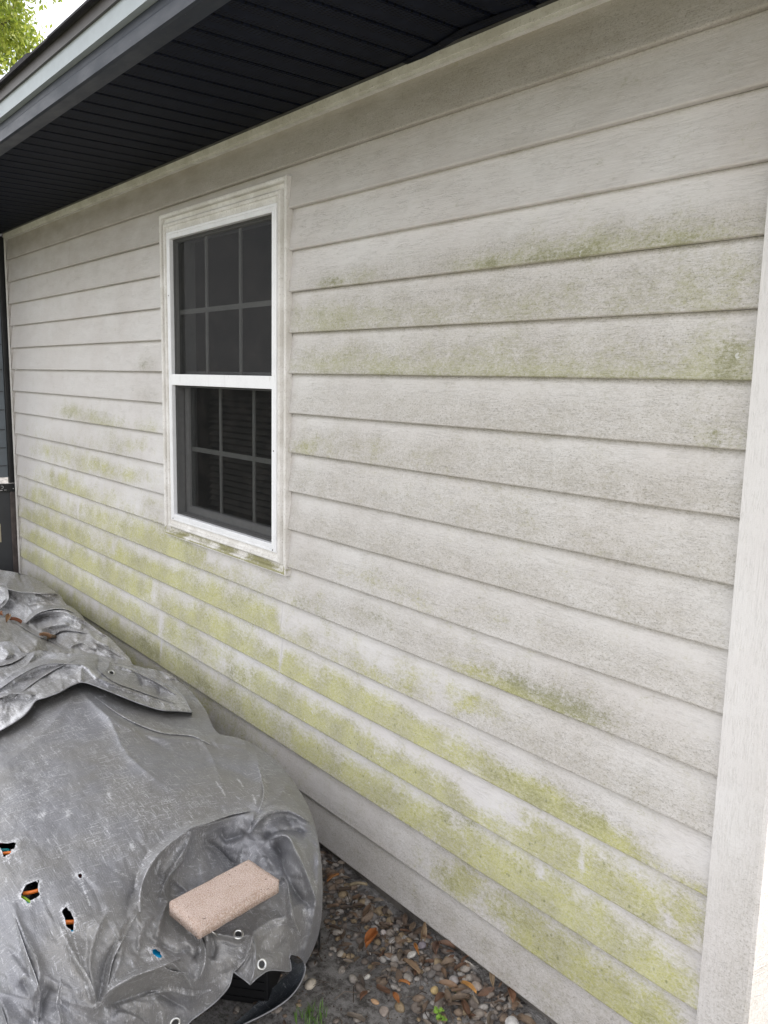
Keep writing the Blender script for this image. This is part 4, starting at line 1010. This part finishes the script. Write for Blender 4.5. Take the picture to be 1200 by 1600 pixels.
# second, older tarp behind
RO = [(-90,870),(-40,884),(0,890),(40,898),(62,908),(92,928),(100,940),(112,952),(132,968),(142,984),(165,992),(185,1010),(202,1028),(212,1040),(262,1052),(300,1082),(325,1118),(330,1150)]
rear_poly = catmull(RO, 3) + [(200,1150),(100,1100),(-90,1100)]
RC = [(-90,870,.46),(0,890,.455),(40,898,.455),(92,928,.455),(132,968,.45),(165,992,.445),(202,1028,.44),(262,1056,.43),(300,1086,.42),(330,1150,.41),(200,1150,.44),(100,1060,.46),(0,1040,.46),(-90,1050,.45),(0,975,.44),(60,1000,.43),(100,1018,.43),(30,975,.375),(75,1000,.38),(10,958,.37),(50,985,.375),(60,940,.46),(100,975,.45),(130,1010,.44),(20,925,.45),(-90,960,.42)]
rear_h0 = tps(RC)
def rear_h(x, y):
    global BND
    BND = (-90, 330, 870, 1150)
    h = rear_h0(x, y)
    for p, a, wd, s in (([(0,915),(30,925),(60,925),(92,928)], .018, 5, .3), ([(40,975),(60,960),(95,955),(128,968)], .022, 5, .3), ([(52,968),(75,962),(100,965)], -.02, 5, 0), ([(60,985),(80,978),(110,975)], .015, 4, 0), ([(45,972),(60,985),(72,992),(60,995)], .014, 5, 0), ([(85,990),(105,985),(135,990)], -.022, 5, 0), ([(70,998),(85,1003),(105,1012)], -.02, 6, 0), ([(100,950),(112,962),(130,968)], .012, 4, 0),
                     ([(135,985),(150,1000),(180,1015)], .016, 6, 0), ([(110,1012),(140,1020),(190,1030)], -.012, 7, 0), ([(0,960),(25,975),(60,1000),(105,1022)], .018, 6, 0), ([(0,945),(12,930),(10,915)], .012, 5, 0), ([(45,940),(60,938),(90,945)], -.012, 6, 0), ([(20,905),(50,910),(85,922)], -.008, 5, 0)):
        h = h + fold(x, y, catmull(p, 3), a, wd, s)
    return h + facets(x, y, 26, 81, .5, 2.2) * .018 + facets(x, y, 11, 82, .8, 2.4) * .0055 + creases(x, y, 150, 16, .006, 25)
tarp2 = empty('tarp', tuple(atz(60, 960, .0)), 'older crumpled faded grey tarp bunched up along the wall behind, dead leaves in its folds', 'tarp')
sheet('cover_sheet', rear_poly, 1.5, rear_h, M['tarp_old'], tarp2, (), lambda x, y: .25 + .3 * smooth(.45, .7, fbm(x / 40, y / 40, 60)), skirt=[(catmull(RO, 3), [(0, 0), (.02, .03), (.04, .12), (.055, .45), (.06, 1)]), (dens([(-90, 870), (-90, 1100)], 14), [(0, 0), (.004, .2), (-.01, .5), (0, .8), (-.02, 1)])])

# pressed pleats: the cloth doubles over itself, one long edge free
def pleat(pts, side, width, lift, hf, mat, parent, wear=.5):
    L = catmull(pts, 8); n = len(L); A = np.array(L, float)
    T = np.gradient(A, axis=0); T /= np.linalg.norm(T, axis=1)[:, None]; N = np.stack([-T[:, 1], T[:, 0]], 1) * side
    u = np.linspace(0, 1, n); tp = np.sin(np.pi * np.clip(u, .02, .98)) ** .6
    wob = 1 + .5 * (fbm(u * 6 + pts[0][0], u * 0 + pts[0][1], 5) - .5)
    rows = [(-.10, .10), (-.07, .55), (-.02, .92), (.05, 1.0), (.16, .93), (.3, .72), (.5, .40), (.75, .12), (1.0, -.02)]
    V = []; wv = []
    for (t_, f_) in rows:
        q = A + N * (t_ * width * tp * wob)[:, None]
        h = hf(q[:, 0], q[:, 1]) + lift * f_ * tp + .0003
        V += atz(q[:, 0], q[:, 1], h).tolist(); wv += [wear if 0 <= t_ < .1 else .2] * n
    F = [(r * n + i, r * n + i + 1, (r + 1) * n + i + 1, (r + 1) * n + i) for r in range(len(rows) - 1) for i in range(n - 1)]
    me = bpy.data.meshes.new('pleat'); me.from_pydata(V, [], F); me.update(); add_attr(me, 'wear', wv)
    o = link('pleat', me, mat, parent, True)
for pts, sd_, wd, lf_ in (([(220,1425),(222,1384),(240,1346),(266,1318),(298,1295)], -1, 15, .012), ([(296,1295),(330,1284),(362,1273),(394,1267)], -1, 13, .010),
        ([(392,1302),(410,1279),(445,1268),(484,1284)], -1, 13, .012), ([(418,1314),(446,1307),(464,1332),(479,1365),(494,1408)], -1, 12, .011), ([(470,1462),(461,1440),(454,1405),(449,1378),(438,1368)], -1, 9, .008),
        ([(396,1459),(390,1482),(378,1506),(366,1518)], 1, 17, .014), ([(152,1574),(178,1546),(212,1526),(252,1510),(282,1498)], -1, 13, .011), ([(300,1448),(317,1470),(322,1500),(311,1530)], 1, 11, .009),
        ([(58,1604),(64,1565),(57,1530),(40,1484),(22,1430)], -1, 9, .006), ([(152,1566),(140,1530),(118,1492),(104,1464)], -1, 9, .006), ([(168,1548),(176,1502),(198,1458),(214,1428)], -1, 9, .006),
        ([(330,1548),(300,1556),(262,1549),(226,1556)], 1, 10, .007), ([(22,1652),(14,1612),(2,1572)], -1, 9, .006), ([(318,1312),(344,1330),(360,1346),(372,1350)], 1, 9, .006), ([(250,1402),(262,1372),(285,1345),(292,1322)], -1, 9, .006),
        ([(330,1164),(300,1150),(250,1144),(196,1122),(150,1090)], 1, 14, .006), ([(96,1600),(88,1568),(96,1530)], 1, 8, .005), ([(245,1500),(266,1516),(296,1520)], 1, 8, .006), ([(404,1268),(412,1236),(402,1196)], 1, 9, .005)):
    pleat(pts, sd_, wd, lf_, main_h, M['tarp'], tarp)
for pts, sd_, wd, lf_ in (([(-20,1088),(0,1076),(40,1050),(76,1037),(132,1039)], -1, 8, .012), ([(150,1042),(176,1064),(215,1079),(274,1100)], -1, 7, .009), ([(-10,1042),(18,1036),(40,1024)], -1, 7, .010), ([(56,1086),(24,1084),(-10,1094)], 1, 7, .009), ([(205,1046),(240,1063),(276,1086)], 1, 5, .007), ([(120,1030),(90,1044),(60,1062),(20,1092)], 1, 6, .007)):
    pleat(pts, sd_, wd, lf_, flap_h, M['tarp'], tarp)
for pts, sd_, wd, lf_ in (([(40,974),(62,957),(98,951),(130,966)], -1, 8, .018), ([(-5,915),(35,926),(90,928)], -1, 7, .014), ([(70,1002),(98,986),(138,990)], -1, 7, .016), ([(106,950),(138,974),(166,994)], 1, 6, .012), ([(0,952),(14,936),(10,912)], -1, 6, .012), ([(140,1000),(160,1008),(196,1030)], 1, 6, .012), ([(45,946),(70,940),(100,948)], 1, 6, .012), ([(108,1018),(84,1004),(52,990),(20,970),(0,960)], 1, 7, .014), ([(110,1010),(128,1004),(150,1016)], 1, 6, .010)):
    pleat(pts, sd_, wd, lf_, rear_h, M['tarp_old'], tarp2)

# ---------------------------------------------------------------- things under the tarp
def under(px, py, dz):
    """point dz below the cloth"""
    return atz(px, py, min(one_h(px, py), float(main_h0(np.array([float(px)]), np.array([float(py)]))[0])) - dz)
def roll(name, pts, dz, r, mat, label, cat):
    p = [Vector(under(a, b, dz)) for a, b in pts]; base = p[0].copy(); base.z = 0
    mb = MB().tube([tuple(q) for q in catmull([tuple(q) for q in p], 6)], r, 14)
    o = mb.build(name, mat, None, True)
    return tag(o, label, cat)
roll('foam_tube', [(-30,1338),(12,1333),(20,1333)], .016, .0042, M['orange'], 'orange tube end inside the tear at the left edge of the tarp', 'tube')
roll('foam_tube', [(36,1396),(50,1394),(68,1389)], .014, .0042, M['orange'], 'slanting orange tube inside the wide tear above a lime strip', 'tube')
roll('foam_tube', [(94,1442),(108,1441),(124,1440)], .014, .0046, M['orange'], 'orange tube inside the tall narrow tear nearest the brick', 'tube')
roll('strap', [(28,1400),(38,1404),(50,1412)], .012, .0036, M['green'], 'lime green strap at the lower corner of the wide tear', 'strap')
roll('strap', [(36,1410),(44,1414),(54,1418)], .010, .0046, M['teal'], 'teal strap under the lime strip in the wide tear', 'strap')
roll('strap', [(-30,1316),(-6,1318),(6,1316)], .012, .0036, M['darkred'], 'dark red strap at top of the tear by the left edge', 'strap')
roll('strap', [(112,1367),(122,1369),(134,1369)], .012, .0034, M['darkred'], 'dark red strap seen through the small triangular tear', 'strap')
roll('strap', [(92,1456),(106,1457),(122,1458)], .010, .0046, M['blue'], 'blue strap under the orange tube in the tall narrow tear', 'strap')
roll('strap', [(-10,1330),(9,1328),(14,1330)], .020, .0042, M['teal'], 'dark teal strap above the orange tube in the left edge tear', 'strap')
def blob_sheet(name, poly, dz, mat, label, cat):
    hf = lambda x, y: (main_h(x, y) if dz < .02 else main_h0(x, y)) - dz
    o = sheet(name, poly, 3, hf, mat, None); 
    md = o.modifiers.new('thick', 'SOLIDIFY'); md.thickness = .003; md.offset = -1
    return tag(o, label, cat)
blob_sheet('plastic_lid', [(226,1476),(258,1478),(260,1503),(232,1503)], .010, M['blue'], 'bright blue plastic lid seen through the small tear below the brick', 'plastic lid')
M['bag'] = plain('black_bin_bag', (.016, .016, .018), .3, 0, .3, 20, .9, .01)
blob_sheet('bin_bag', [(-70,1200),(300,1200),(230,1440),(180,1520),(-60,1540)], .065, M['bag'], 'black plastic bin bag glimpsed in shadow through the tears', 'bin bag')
# ribbed black tub whose side shows in the opening
tub = empty('storage_tub', (-.98, -.62, 0), 'black ribbed plastic tub in the dark opening under the tarp hem', 'tub')
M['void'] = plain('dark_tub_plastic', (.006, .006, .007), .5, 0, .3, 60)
a = Vector(atz(300, 1556, .012)); b = Vector(atz(440, 1576, .012))
ex = (b - a); ex.z = 0; ln = ex.length; ex.normalize(); ey = Vector((-ex.y, ex.x, 0))
if ey.dot(Vector((a.x - CAM[0], a.y - CAM[1], 0))) < 0: ey = -ey
Mx = Matrix((( ex.x, ey.x, 0, a.x), (ex.y, ey.y, 0, a.y), (0, 0, 1, .012), (0, 0, 0, 1)))
def obox(mb, M4, x0, x1, y0, y1, z0, z1):
    m2 = MB().box(x0, x1, y0, y1, z0, z1); mb.mat(M4, m2.v, m2.f); return mb
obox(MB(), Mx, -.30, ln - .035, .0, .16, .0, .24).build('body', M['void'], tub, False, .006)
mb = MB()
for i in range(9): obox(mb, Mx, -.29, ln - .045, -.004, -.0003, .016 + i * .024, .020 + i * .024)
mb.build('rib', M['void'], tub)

# ---------------------------------------------------------------- brick
def brick():
    top = [atz(263, 1408, .455), atz(389, 1341, .462), atz(440, 1372, .458)]
    A, B_, C_ = [Vector(p) for p in top]
    u = (B_ - A); v = (C_ - B_); n = u.cross(v).normalized()
    if n.z < 0: n = -n
    v = v - u * (v.dot(u) / u.dot(u))
    L = u.length; W = max(v.length, .1)
    u.normalize(); v.normalize(); cen = A + u * L / 2 + v * W / 2
    Mb = Matrix(((u.x, v.x, n.x, cen.x), (u.y, v.y, n.y, cen.y), (u.z, v.z, n.z, cen.z), (0, 0, 0, 1)))
    bm = bmesh.new(); bmesh.ops.create_cube(bm, size=1)
    TH = .036
    for q in bm.verts: q.co = Vector((q.co.x * L, q.co.y * W, (q.co.z - .5) * TH))
    bmesh.ops.bevel(bm, geom=bm.edges[:], offset=.003, segments=3, affect='EDGES')
    bmesh.ops.subdivide_edges(bm, edges=[e for e in bm.edges if e.calc_length() > .03], cuts=28, use_grid_fill=True)
    for q in bm.verts:
        c = q.co; k = fbm(np.array(c.x * 60 + 9), np.array(c.y * 60 + c.z * 55 + 4), 3) - .5; k2 = fbm(np.array(c.x * 210 + 9), np.array(c.y * 210 + c.z * 190), 6) - .5
        q.co = c + c.normalized() * (float(k) * .0035 + float(k2) * .0018)
    me = bpy.data.meshes.new('paver_brick'); bm.to_mesh(me); bm.free()
    o = link('paver_brick', me, M['paver'], None, True); o.matrix_world = Mb
    return tag(o, 'pale pink concrete paver brick weighing down the tarp', 'brick'), Mb, L, W
bk, MBK, BL, BW = brick()
# short nail-like wire lying at the brick's corner
p0 = Vector(atz(320, 1450, .425)); p1 = Vector(atz(340, 1463, .405))
tag(MB().tube([tuple(p0), tuple((p0 + p1) / 2 + Vector((0, 0, .003))), tuple(p1)], .0016, 6).build('wire_tie', M['metal'], None, True), 'short silver wire tie at the lower corner of the paver brick', 'wire tie')

# ================================================================== GROUND COVER
def gz_(x, y): 
    x = np.asarray(x, float); y = np.asarray(y, float)
    near = smooth(-7, -6, x) * smooth(2, 1.4, x) * smooth(-4, -2.4, y) * smooth(.6, .2, y)
    return near * (fbm(x * 3, y * 3, 3) - .5) * .05 + near * (fbm(x * 14, y * 14, 5) - .5) * .016 + near * .045 * np.exp(-((y - .02) / .13) ** 2)
def ico(sub=2):
    bm = bmesh.new(); bmesh.ops.create_icosphere(bm, subdivisions=sub, radius=1); v = [tuple(q.co) for q in bm.verts]; f = [tuple(q.index for q in fc.verts) for fc in bm.faces]; bm.free(); return v, f
IV, IF = ico(2)
def pebble_v(r, seed):
    rr = random.Random(seed); sx, sy, sz = r * rr.uniform(.85, 1.3), r * rr.uniform(.7, 1.0), r * rr.uniform(.45, .7)
    ph = [rr.uniform(0, 6) for _ in range(3)]
    return [(x * sx * (1 + .12 * math.sin(3 * y + ph[0])), y * sy * (1 + .12 * math.sin(2.5 * z + ph[1])), z * sz * (1 + .1 * math.sin(3 * x + ph[2]))) for x, y, z in IV]
def leaf_v(L, W, curl, bend, seed):
    rr = random.Random(seed); n, m = 9, 4; V = []; F = []
    for i in range(n):
        u = i / (n - 1); wd = W * math.sin(math.pi * min(1, u * .93 + .04)) ** .75
        for j in range(m + 1):
            s = j / m * 2 - 1
            z = curl * s * s * W * 1.0 + bend * L * math.sin(math.pi * u) + rr.uniform(-.03, .03) * W
            V.append(((u - .5) * L, s * wd * .5 * (1 - .25 * abs(curl)), z))
    for i in range(n - 1):
        for j in range(m): a = i * (m + 1) + j; F.append((a, a + 1, a + m + 2, a + m + 1))
    # petiole
    k = len(V); V += [(-.5 * L, -.0006, 0), (-.5 * L, .0006, 0), (-.62 * L, .0004, .002), (-.62 * L, -.0004, .002)]; F.append((k, k + 1, k + 2, k + 3))
    return V, F
from mathutils import Euler
def place(mb, V, F, x, y, z, rot): mb.mat(Matrix.Translation((x, y, z)) @ Euler(rot).to_matrix().to_4x4(), V, F)
# density: thick along the foot of the wall, thinner on the open sand
mbp = MB(); mbl = MB(); rr = random.Random(5)
def cover(x, y): # 0 bare sand .. 1 thick
    near_wall = math.exp(-((y + .06) / .13) ** 2) 
    n = float(fbm(np.array(x * 4.2), np.array(y * 4.2), 91))
    patch = max(0, min(1, (n - .50) * 6))
    return max(near_wall * .95, patch * .8, .06) 
for i in range(4200):
    x = rr.uniform(-2.2, .3); y = -abs(rr.gauss(0, .22)) - .01 if rr.random() < .7 else rr.uniform(-1.0, 0)
    if rr.random() > cover(x, y): continue
    r = rr.choice([.006, .008, .010, .012, .015]) * rr.uniform(.7, 1.25)
    z = float(gz_(x, y)) + r * rr.uniform(.0, .55)
    place(mbp, pebble_v(r, i), IF, x, y, z, (rr.uniform(-.4, .4), rr.uniform(-.4, .4), rr.uniform(0, 6)))
for i in range(1150):
    x = rr.uniform(-2.4, .3); y = -abs(rr.gauss(0, .17)) if rr.random() < .75 else rr.uniform(-1.0, 0)
    if rr.random() > cover(x, y) * .9: continue
    L = rr.uniform(.018, .050); V, F = leaf_v(L, L * rr.uniform(.28, .48), rr.uniform(-.2, .7), rr.uniform(-.05, .16), i)
    z = float(gz_(x, y)) + rr.uniform(.004, .022)
    place(mbl, V, F, x, y, z, (rr.uniform(-.6, .6), rr.uniform(-.35, .35), rr.uniform(0, 6.28)))
tag(mbp.build('gravel', M['pebbles'], None, True), 'small mixed river pebbles scattered over grey sand at the foot of the wall', 'gravel', None, 'stuff')
tag(mbl.build('leaf_litter', M['litter'], None, True), 'brown dead leaves heaped along the foot of the siding', 'leaf litter', None, 'stuff')
# twigs and crumbs as one litter mass
mbt = MB()
for i in range(260):
    x = rr.uniform(-1.9, .2); y = -abs(rr.gauss(0, .2)); L = rr.uniform(.02, .09); a = rr.uniform(0, 6.28); z = float(gz_(x, y)) + .008
    mbt.tube([(x, y, z), (x + L * .5 * math.cos(a), y + L * .5 * math.sin(a), z + rr.uniform(0, .012)), (x + L * math.cos(a + .3), y + L * math.sin(a + .3), z)], rr.uniform(.0006, .0016), 4)
for i in range(3200):
    x = rr.uniform(-1.9, .2); y = -rr.random() * .9; s = rr.uniform(.001, .0032); z = float(gz_(x, y)) + s * .5
    place(mbt, [(-s, -s * .6, 0), (s, -s * .5, 0), (s * .7, s, 0), (-s * .6, s * .7, 0), (0, 0, s * 1.2)], [(0, 1, 4), (1, 2, 4), (2, 3, 4), (3, 0, 4)], x, y, z, (0, 0, rr.uniform(0, 6)))
tag(mbt.build('twig_litter', rnd('twigs', [(.10, .07, .05), (.05, .035, .03), (.17, .13, .10)], .8), None, False), 'fine twigs and dark crumbs scattered over the sand', 'twigs', None, 'stuff')

# individual stones one can point to
ST = [(573,1427,.0145,(.44,.40,.36),'round pale tan pebble beside the tarp edge, topmost of the large pebbles'),
      (599,1457,.0125,(.56,.50,.47),'round pinkish white pebble on bare sand below the topmost pale pebble'),
      (547,1494,.012,(.40,.30,.19),'tan oval pebble between the tarp and the bare sand'),
      (532,1490,.013,(.46,.41,.35),'upright pale oval pebble nearest the right edge of the tarp'),
      (643,1492,.013,(.58,.55,.50),'bright white pebble beside the tan leaf near the wall foot'),
      (609,1495,.014,(.32,.31,.30),'flat grey speckled stone lying alone on the sand'),
      (679,1547,.013,(.52,.38,.18),'yellowish ochre pebble in the leaves near the wall foot'),
      (586,1565,.0105,(.48,.30,.17),'small orange tan pebble alone on the dark sand'),
      (600,1580,.014,(.34,.28,.24),'brown grey oval stone on the sand near the bottom'),
      (666,1587,.0135,(.38,.36,.34),'rounded grey pebble near the bottom by the green sprig'),
      (573,1526,.010,(.58,.55,.50),'small bright white pebble alone on the sand in the middle'),
      (745,1541,.014,(.40,.33,.28),'squarish tan stone against the foundation below the siding'),
      (714,1558,.0105,(.60,.53,.46),'small cream pebble beside the clover sprig'),
      (800,1598,.022,(.50,.48,.46),'large whitish stone at the very bottom against the wall'),
      (485,1538,.018,(.50,.44,.36),'big cream stone just outside the curled tarp hem'),
      (709,1532,.016,(.36,.33,.32),'mottled grey stone between leaves at the wall foot'),
      (660,1477,.012,(.24,.21,.23),'purplish grey pebble below the upright leaf')]
for i, (px, py, r, c, lab) in enumerate(ST):
    p = atz(px, py, .012); z = float(gz_(p[0], p[1])) + r * .42
    p = atz(px, py, z)
    me = bpy.data.meshes.new('pebble'); me.from_pydata(pebble_v(r, 900 + i), [], IF)
    o = link('pebble', me, one('stone_%d' % i, c, 110), None, True); o.location = p; o.rotation_euler = (random.uniform(-.3, .3), random.uniform(-.3, .3), random.uniform(0, 6))
    md = o.modifiers.new('round', 'SUBSURF'); md.levels = 1; md.render_levels = 1
    tag(o, lab, 'pebble', 'larger pebbles lying on the sand')
LF = [(581,1471,.060,.034,.7,1.9,(.36,.12,.03),'crumpled bright russet leaf on the bare sand'),
      (660,1459,.062,.020,.5,2.2,(.22,.15,.085),'long tan leaf leaning up against the bottom of the siding'),
      (652,1485,.050,.012,.8,-.5,(.50,.22,.06),'slim curled orange leaf near the wall foot'),
      (642,1512,.062,.026,.3,.1,(.27,.18,.11),'broad tan leaf lying over white pebbles'),
      (683,1485,.064,.026,.5,2.3,(.16,.09,.06),'dark brown leaf curled against the foundation'),
      (733,1545,.060,.014,.6,-.1,(.50,.25,.07),'narrow orange leaf pointing at the tan stone under the siding'),
      (632,1537,.032,.013,.5,.4,(.42,.17,.05),'small orange leaf fragment alone on sand'),
      (619,1560,.032,.016,.4,-.2,(.34,.13,.04),'short rust leaf on sand above the lowest stones'),
      (797,1556,.055,.024,.3,-.6,(.20,.10,.055),'brown leaf tucked under the lower edge of siding'),
      (569,1558,.040,.017,.5,2.0,(.17,.08,.045),'dark chestnut leaf standing on the sand by the small orange pebble'),
      (521,1373,.045,.018,.4,1.5,(.34,.15,.05),'orange brown leaf beside the tarp below the siding corner'),
      (560,1385,.055,.022,.4,.9,(.30,.24,.15),'pale tan leaf high up next to the wall'),
      (700,1540,.050,.020,.4,.8,(.24,.15,.09),'reddish tan leaf standing among pebbles by the mottled stone'),
      (770,1530,.05,.016,.5,-.7,(.25,.18,.11),'straw coloured leaf resting at the foundation')]
for i, (px, py, L, W, cu, a, c, lab) in enumerate(LF):
    p = atz(px, py, .02); z = float(gz_(p[0], p[1])) + .018; p = atz(px, py, z)
    V, F = leaf_v(L, W, cu, .08, 300 + i); me = bpy.data.meshes.new('dead_leaf'); me.from_pydata(V, [], F)
    o = link('dead_leaf', me, one('leaf_%d' % i, c, 60, .6), None, True); o.location = p; o.rotation_euler = (random.uniform(-.5, .5), random.uniform(-.25, .25) - (.9 if i == 1 else 0), a)
    md = o.modifiers.new('thick', 'SOLIDIFY'); md.thickness = .0006
    tag(o, lab, 'leaf', 'dead leaves lying on the ground')
# leaves caught in the rear tarp
for i, (px, py, c, lab) in enumerate([(3, 962, (.30, .12, .04), 'orange dead leaf in the tarp hollow at the left edge'), (24, 972, (.26, .10, .05), 'reddish brown dead leaf in the tarp hollow, darkest of the group'), (12, 968, (.33, .20, .10), 'tan dead leaf between the orange and the red leaf in the tarp hollow'), (70, 996, (.22, .12, .06), 'small orange brown leaf beside twigs in the lower tarp fold'), (80, 999, (.30, .22, .14), 'pale brown leaf lowest in the tarp fold')]):
    V, F = leaf_v(.055, .026, .6, .12, 600 + i); me = bpy.data.meshes.new('dead_leaf'); me.from_pydata(V, [], F)
    o = link('dead_leaf', me, one('tarp_leaf_%d' % i, c, 50, .6), None, True); o.location = atz(px, py, one_h(px, py, rear_h) + .012); o.rotation_euler = (random.uniform(-.5, .5), random.uniform(-.5, .5), i * 1.3)
    tag(o, lab, 'leaf', 'dead leaves caught in the rear tarp')
# weeds
M['clover'] = plain('clover_green', (.17, .30, .04), .5, 0, .25, 60); M['grassb'] = plain('grass_green', (.10, .20, .03), .5, 0, .3, 60)
def clover(px, py, n, s, label):
    c = atz(px, py, .01); ro = empty('clover_sprig', tuple(c), label, 'weed', 'clover sprigs at the wall foot')
    st = MB(); lv = MB(); r = random.Random(int(px))
    for i in range(n):
        ox, oy = r.uniform(-s, s), r.uniform(-s, s) * .6; h = r.uniform(.012, .03); b = (c[0] + ox * .5, c[1] + oy * .5, c[2]); tp = (c[0] + ox, c[1] + oy, c[2] + h)
        st.tube([b, tp], .0005, 4)
        for k in range(3):
            a = k * 2.09 + r.uniform(0, 1); rad = r.uniform(.0035, .0055); cx, cy = tp[0] + math.cos(a) * rad, tp[1] + math.sin(a) * rad; q = len(lv.v)
            lv.v.append((cx, cy, tp[2] - .0006)); 
            for j in range(9): lv.v.append((cx + rad * math.cos(j * .698), cy + rad * math.sin(j * .698), tp[2] + .0012 * math.sin(j + a)))
            for j in range(9): lv.f.append((q, q + 1 + j, q + 1 + (j + 1) % 9))
    st.build('stem', M['grassb'], ro); lv.build('leaf', M['clover'], ro)
clover(724, 1566, 14, .022, 'light green clover sprig beside the small cream pebble')
clover(777, 1573, 12, .022, 'clover sprig left of the pair growing by the large whitish stone')
clover(808, 1580, 16, .024, 'fullest clover sprig hard against the wall foot at bottom right')
clover(686, 1596, 9, .016, 'clover sprig at the bottom edge beside the rounded grey pebble')
c = atz(487, 1592, .0); gr = empty('grass_tuft', tuple(c), 'short green grass tuft near the tarp hem at the bottom', 'weed')
mb = MB(); r = random.Random(3)
for i in range(60):
    ox, oy = r.gauss(0, .018), r.gauss(0, .018); a = r.uniform(0, 6.28); h = r.uniform(.02, .045); l = r.uniform(.004, .02)
    x, y, z = c[0] + ox, c[1] + oy, .0; q = len(mb.v); wx, wy = -math.sin(a) * .0011, math.cos(a) * .0011
    mb.v += [(x - wx, y - wy, z), (x + wx, y + wy, z), (x + l * .5 * math.cos(a) + wx, y + l * .5 * math.sin(a) + wy, z + h * .65), (x + l * .5 * math.cos(a) - wx, y + l * .5 * math.sin(a) - wy, z + h * .65), (x + l * math.cos(a), y + l * math.sin(a), z + h)]
    mb.f += [(q, q + 1, q + 2, q + 3), (q + 3, q + 2, q + 4)]
mb.build('blade', M['grassb'], gr)

# ================================================================== TREE
def tree():
    d = ray(-132, -48); d = d / np.linalg.norm(d); c = CAM + d * 19.0
    ro = empty('oak_tree', (c[0], c[1], 0), 'sunlit yellow green broadleaf tree rising behind the roof edge', 'tree')
    rng = random.Random(21)
    tr = MB(); top = Vector(c) + Vector((0, 0, -.6)); base = Vector((c[0] + .2, c[1] + .1, 0))
    tr.tube([tuple(base), tuple(base.lerp(top, .35) + Vector((.12, 0, 0))), tuple(base.lerp(top, .7)), tuple(top)], [.26, .19, .14, .08], 12)
    tips = []
    for i in range(26):
        a = rng.uniform(0, 6.28); s = base.lerp(top, rng.uniform(.55, 1)); e = Vector(c) + Vector((math.cos(a) * rng.uniform(.7, 2.3), math.sin(a) * rng.uniform(.7, 2.3), rng.uniform(-1.5, 2.0)))
        tr.tube([tuple(s), tuple(s.lerp(e, .5) + Vector((0, 0, .15))), tuple(e)], [.05, .03, .01], 6); tips.append(e)
    tr.build('trunk', M['bark'], ro, True)
    lf = MB(); cl = list(tips)
    for i in range(110):
        u = Vector((rng.gauss(0, 1), rng.gauss(0, 1), rng.gauss(0, 1))).normalized(); rad = rng.uniform(.55, 1.0) ** .5
        cl.append(Vector(c) + Vector((u.x * 2.1, u.y * 2.1, u.z * 1.75)) * rad)
    for e in cl:
        R0 = rng.uniform(.25, .5)
        for k in range(240):
            p = e + Vector((rng.gauss(0, R0 * .6), rng.gauss(0, R0 * .6), rng.gauss(0, R0 * .45)))
            L = rng.uniform(.08, .14); W_ = L * .5
            Mx_ = Matrix.Translation(p) @ Euler((rng.uniform(0, 6.28), rng.uniform(0, 6.28), rng.uniform(0, 6.28))).to_matrix().to_4x4()
            lf.mat(Mx_, [(-L / 2, 0, 0), (0, -W_ / 2, .006), (L / 2, 0, 0), (0, W_ / 2, .006)], [(0, 1, 2, 3)])
    me = bpy.data.meshes.new('crown'); me.from_pydata(lf.v, [], lf.f); link('crown', me, M['leaf'], ro)
tree()
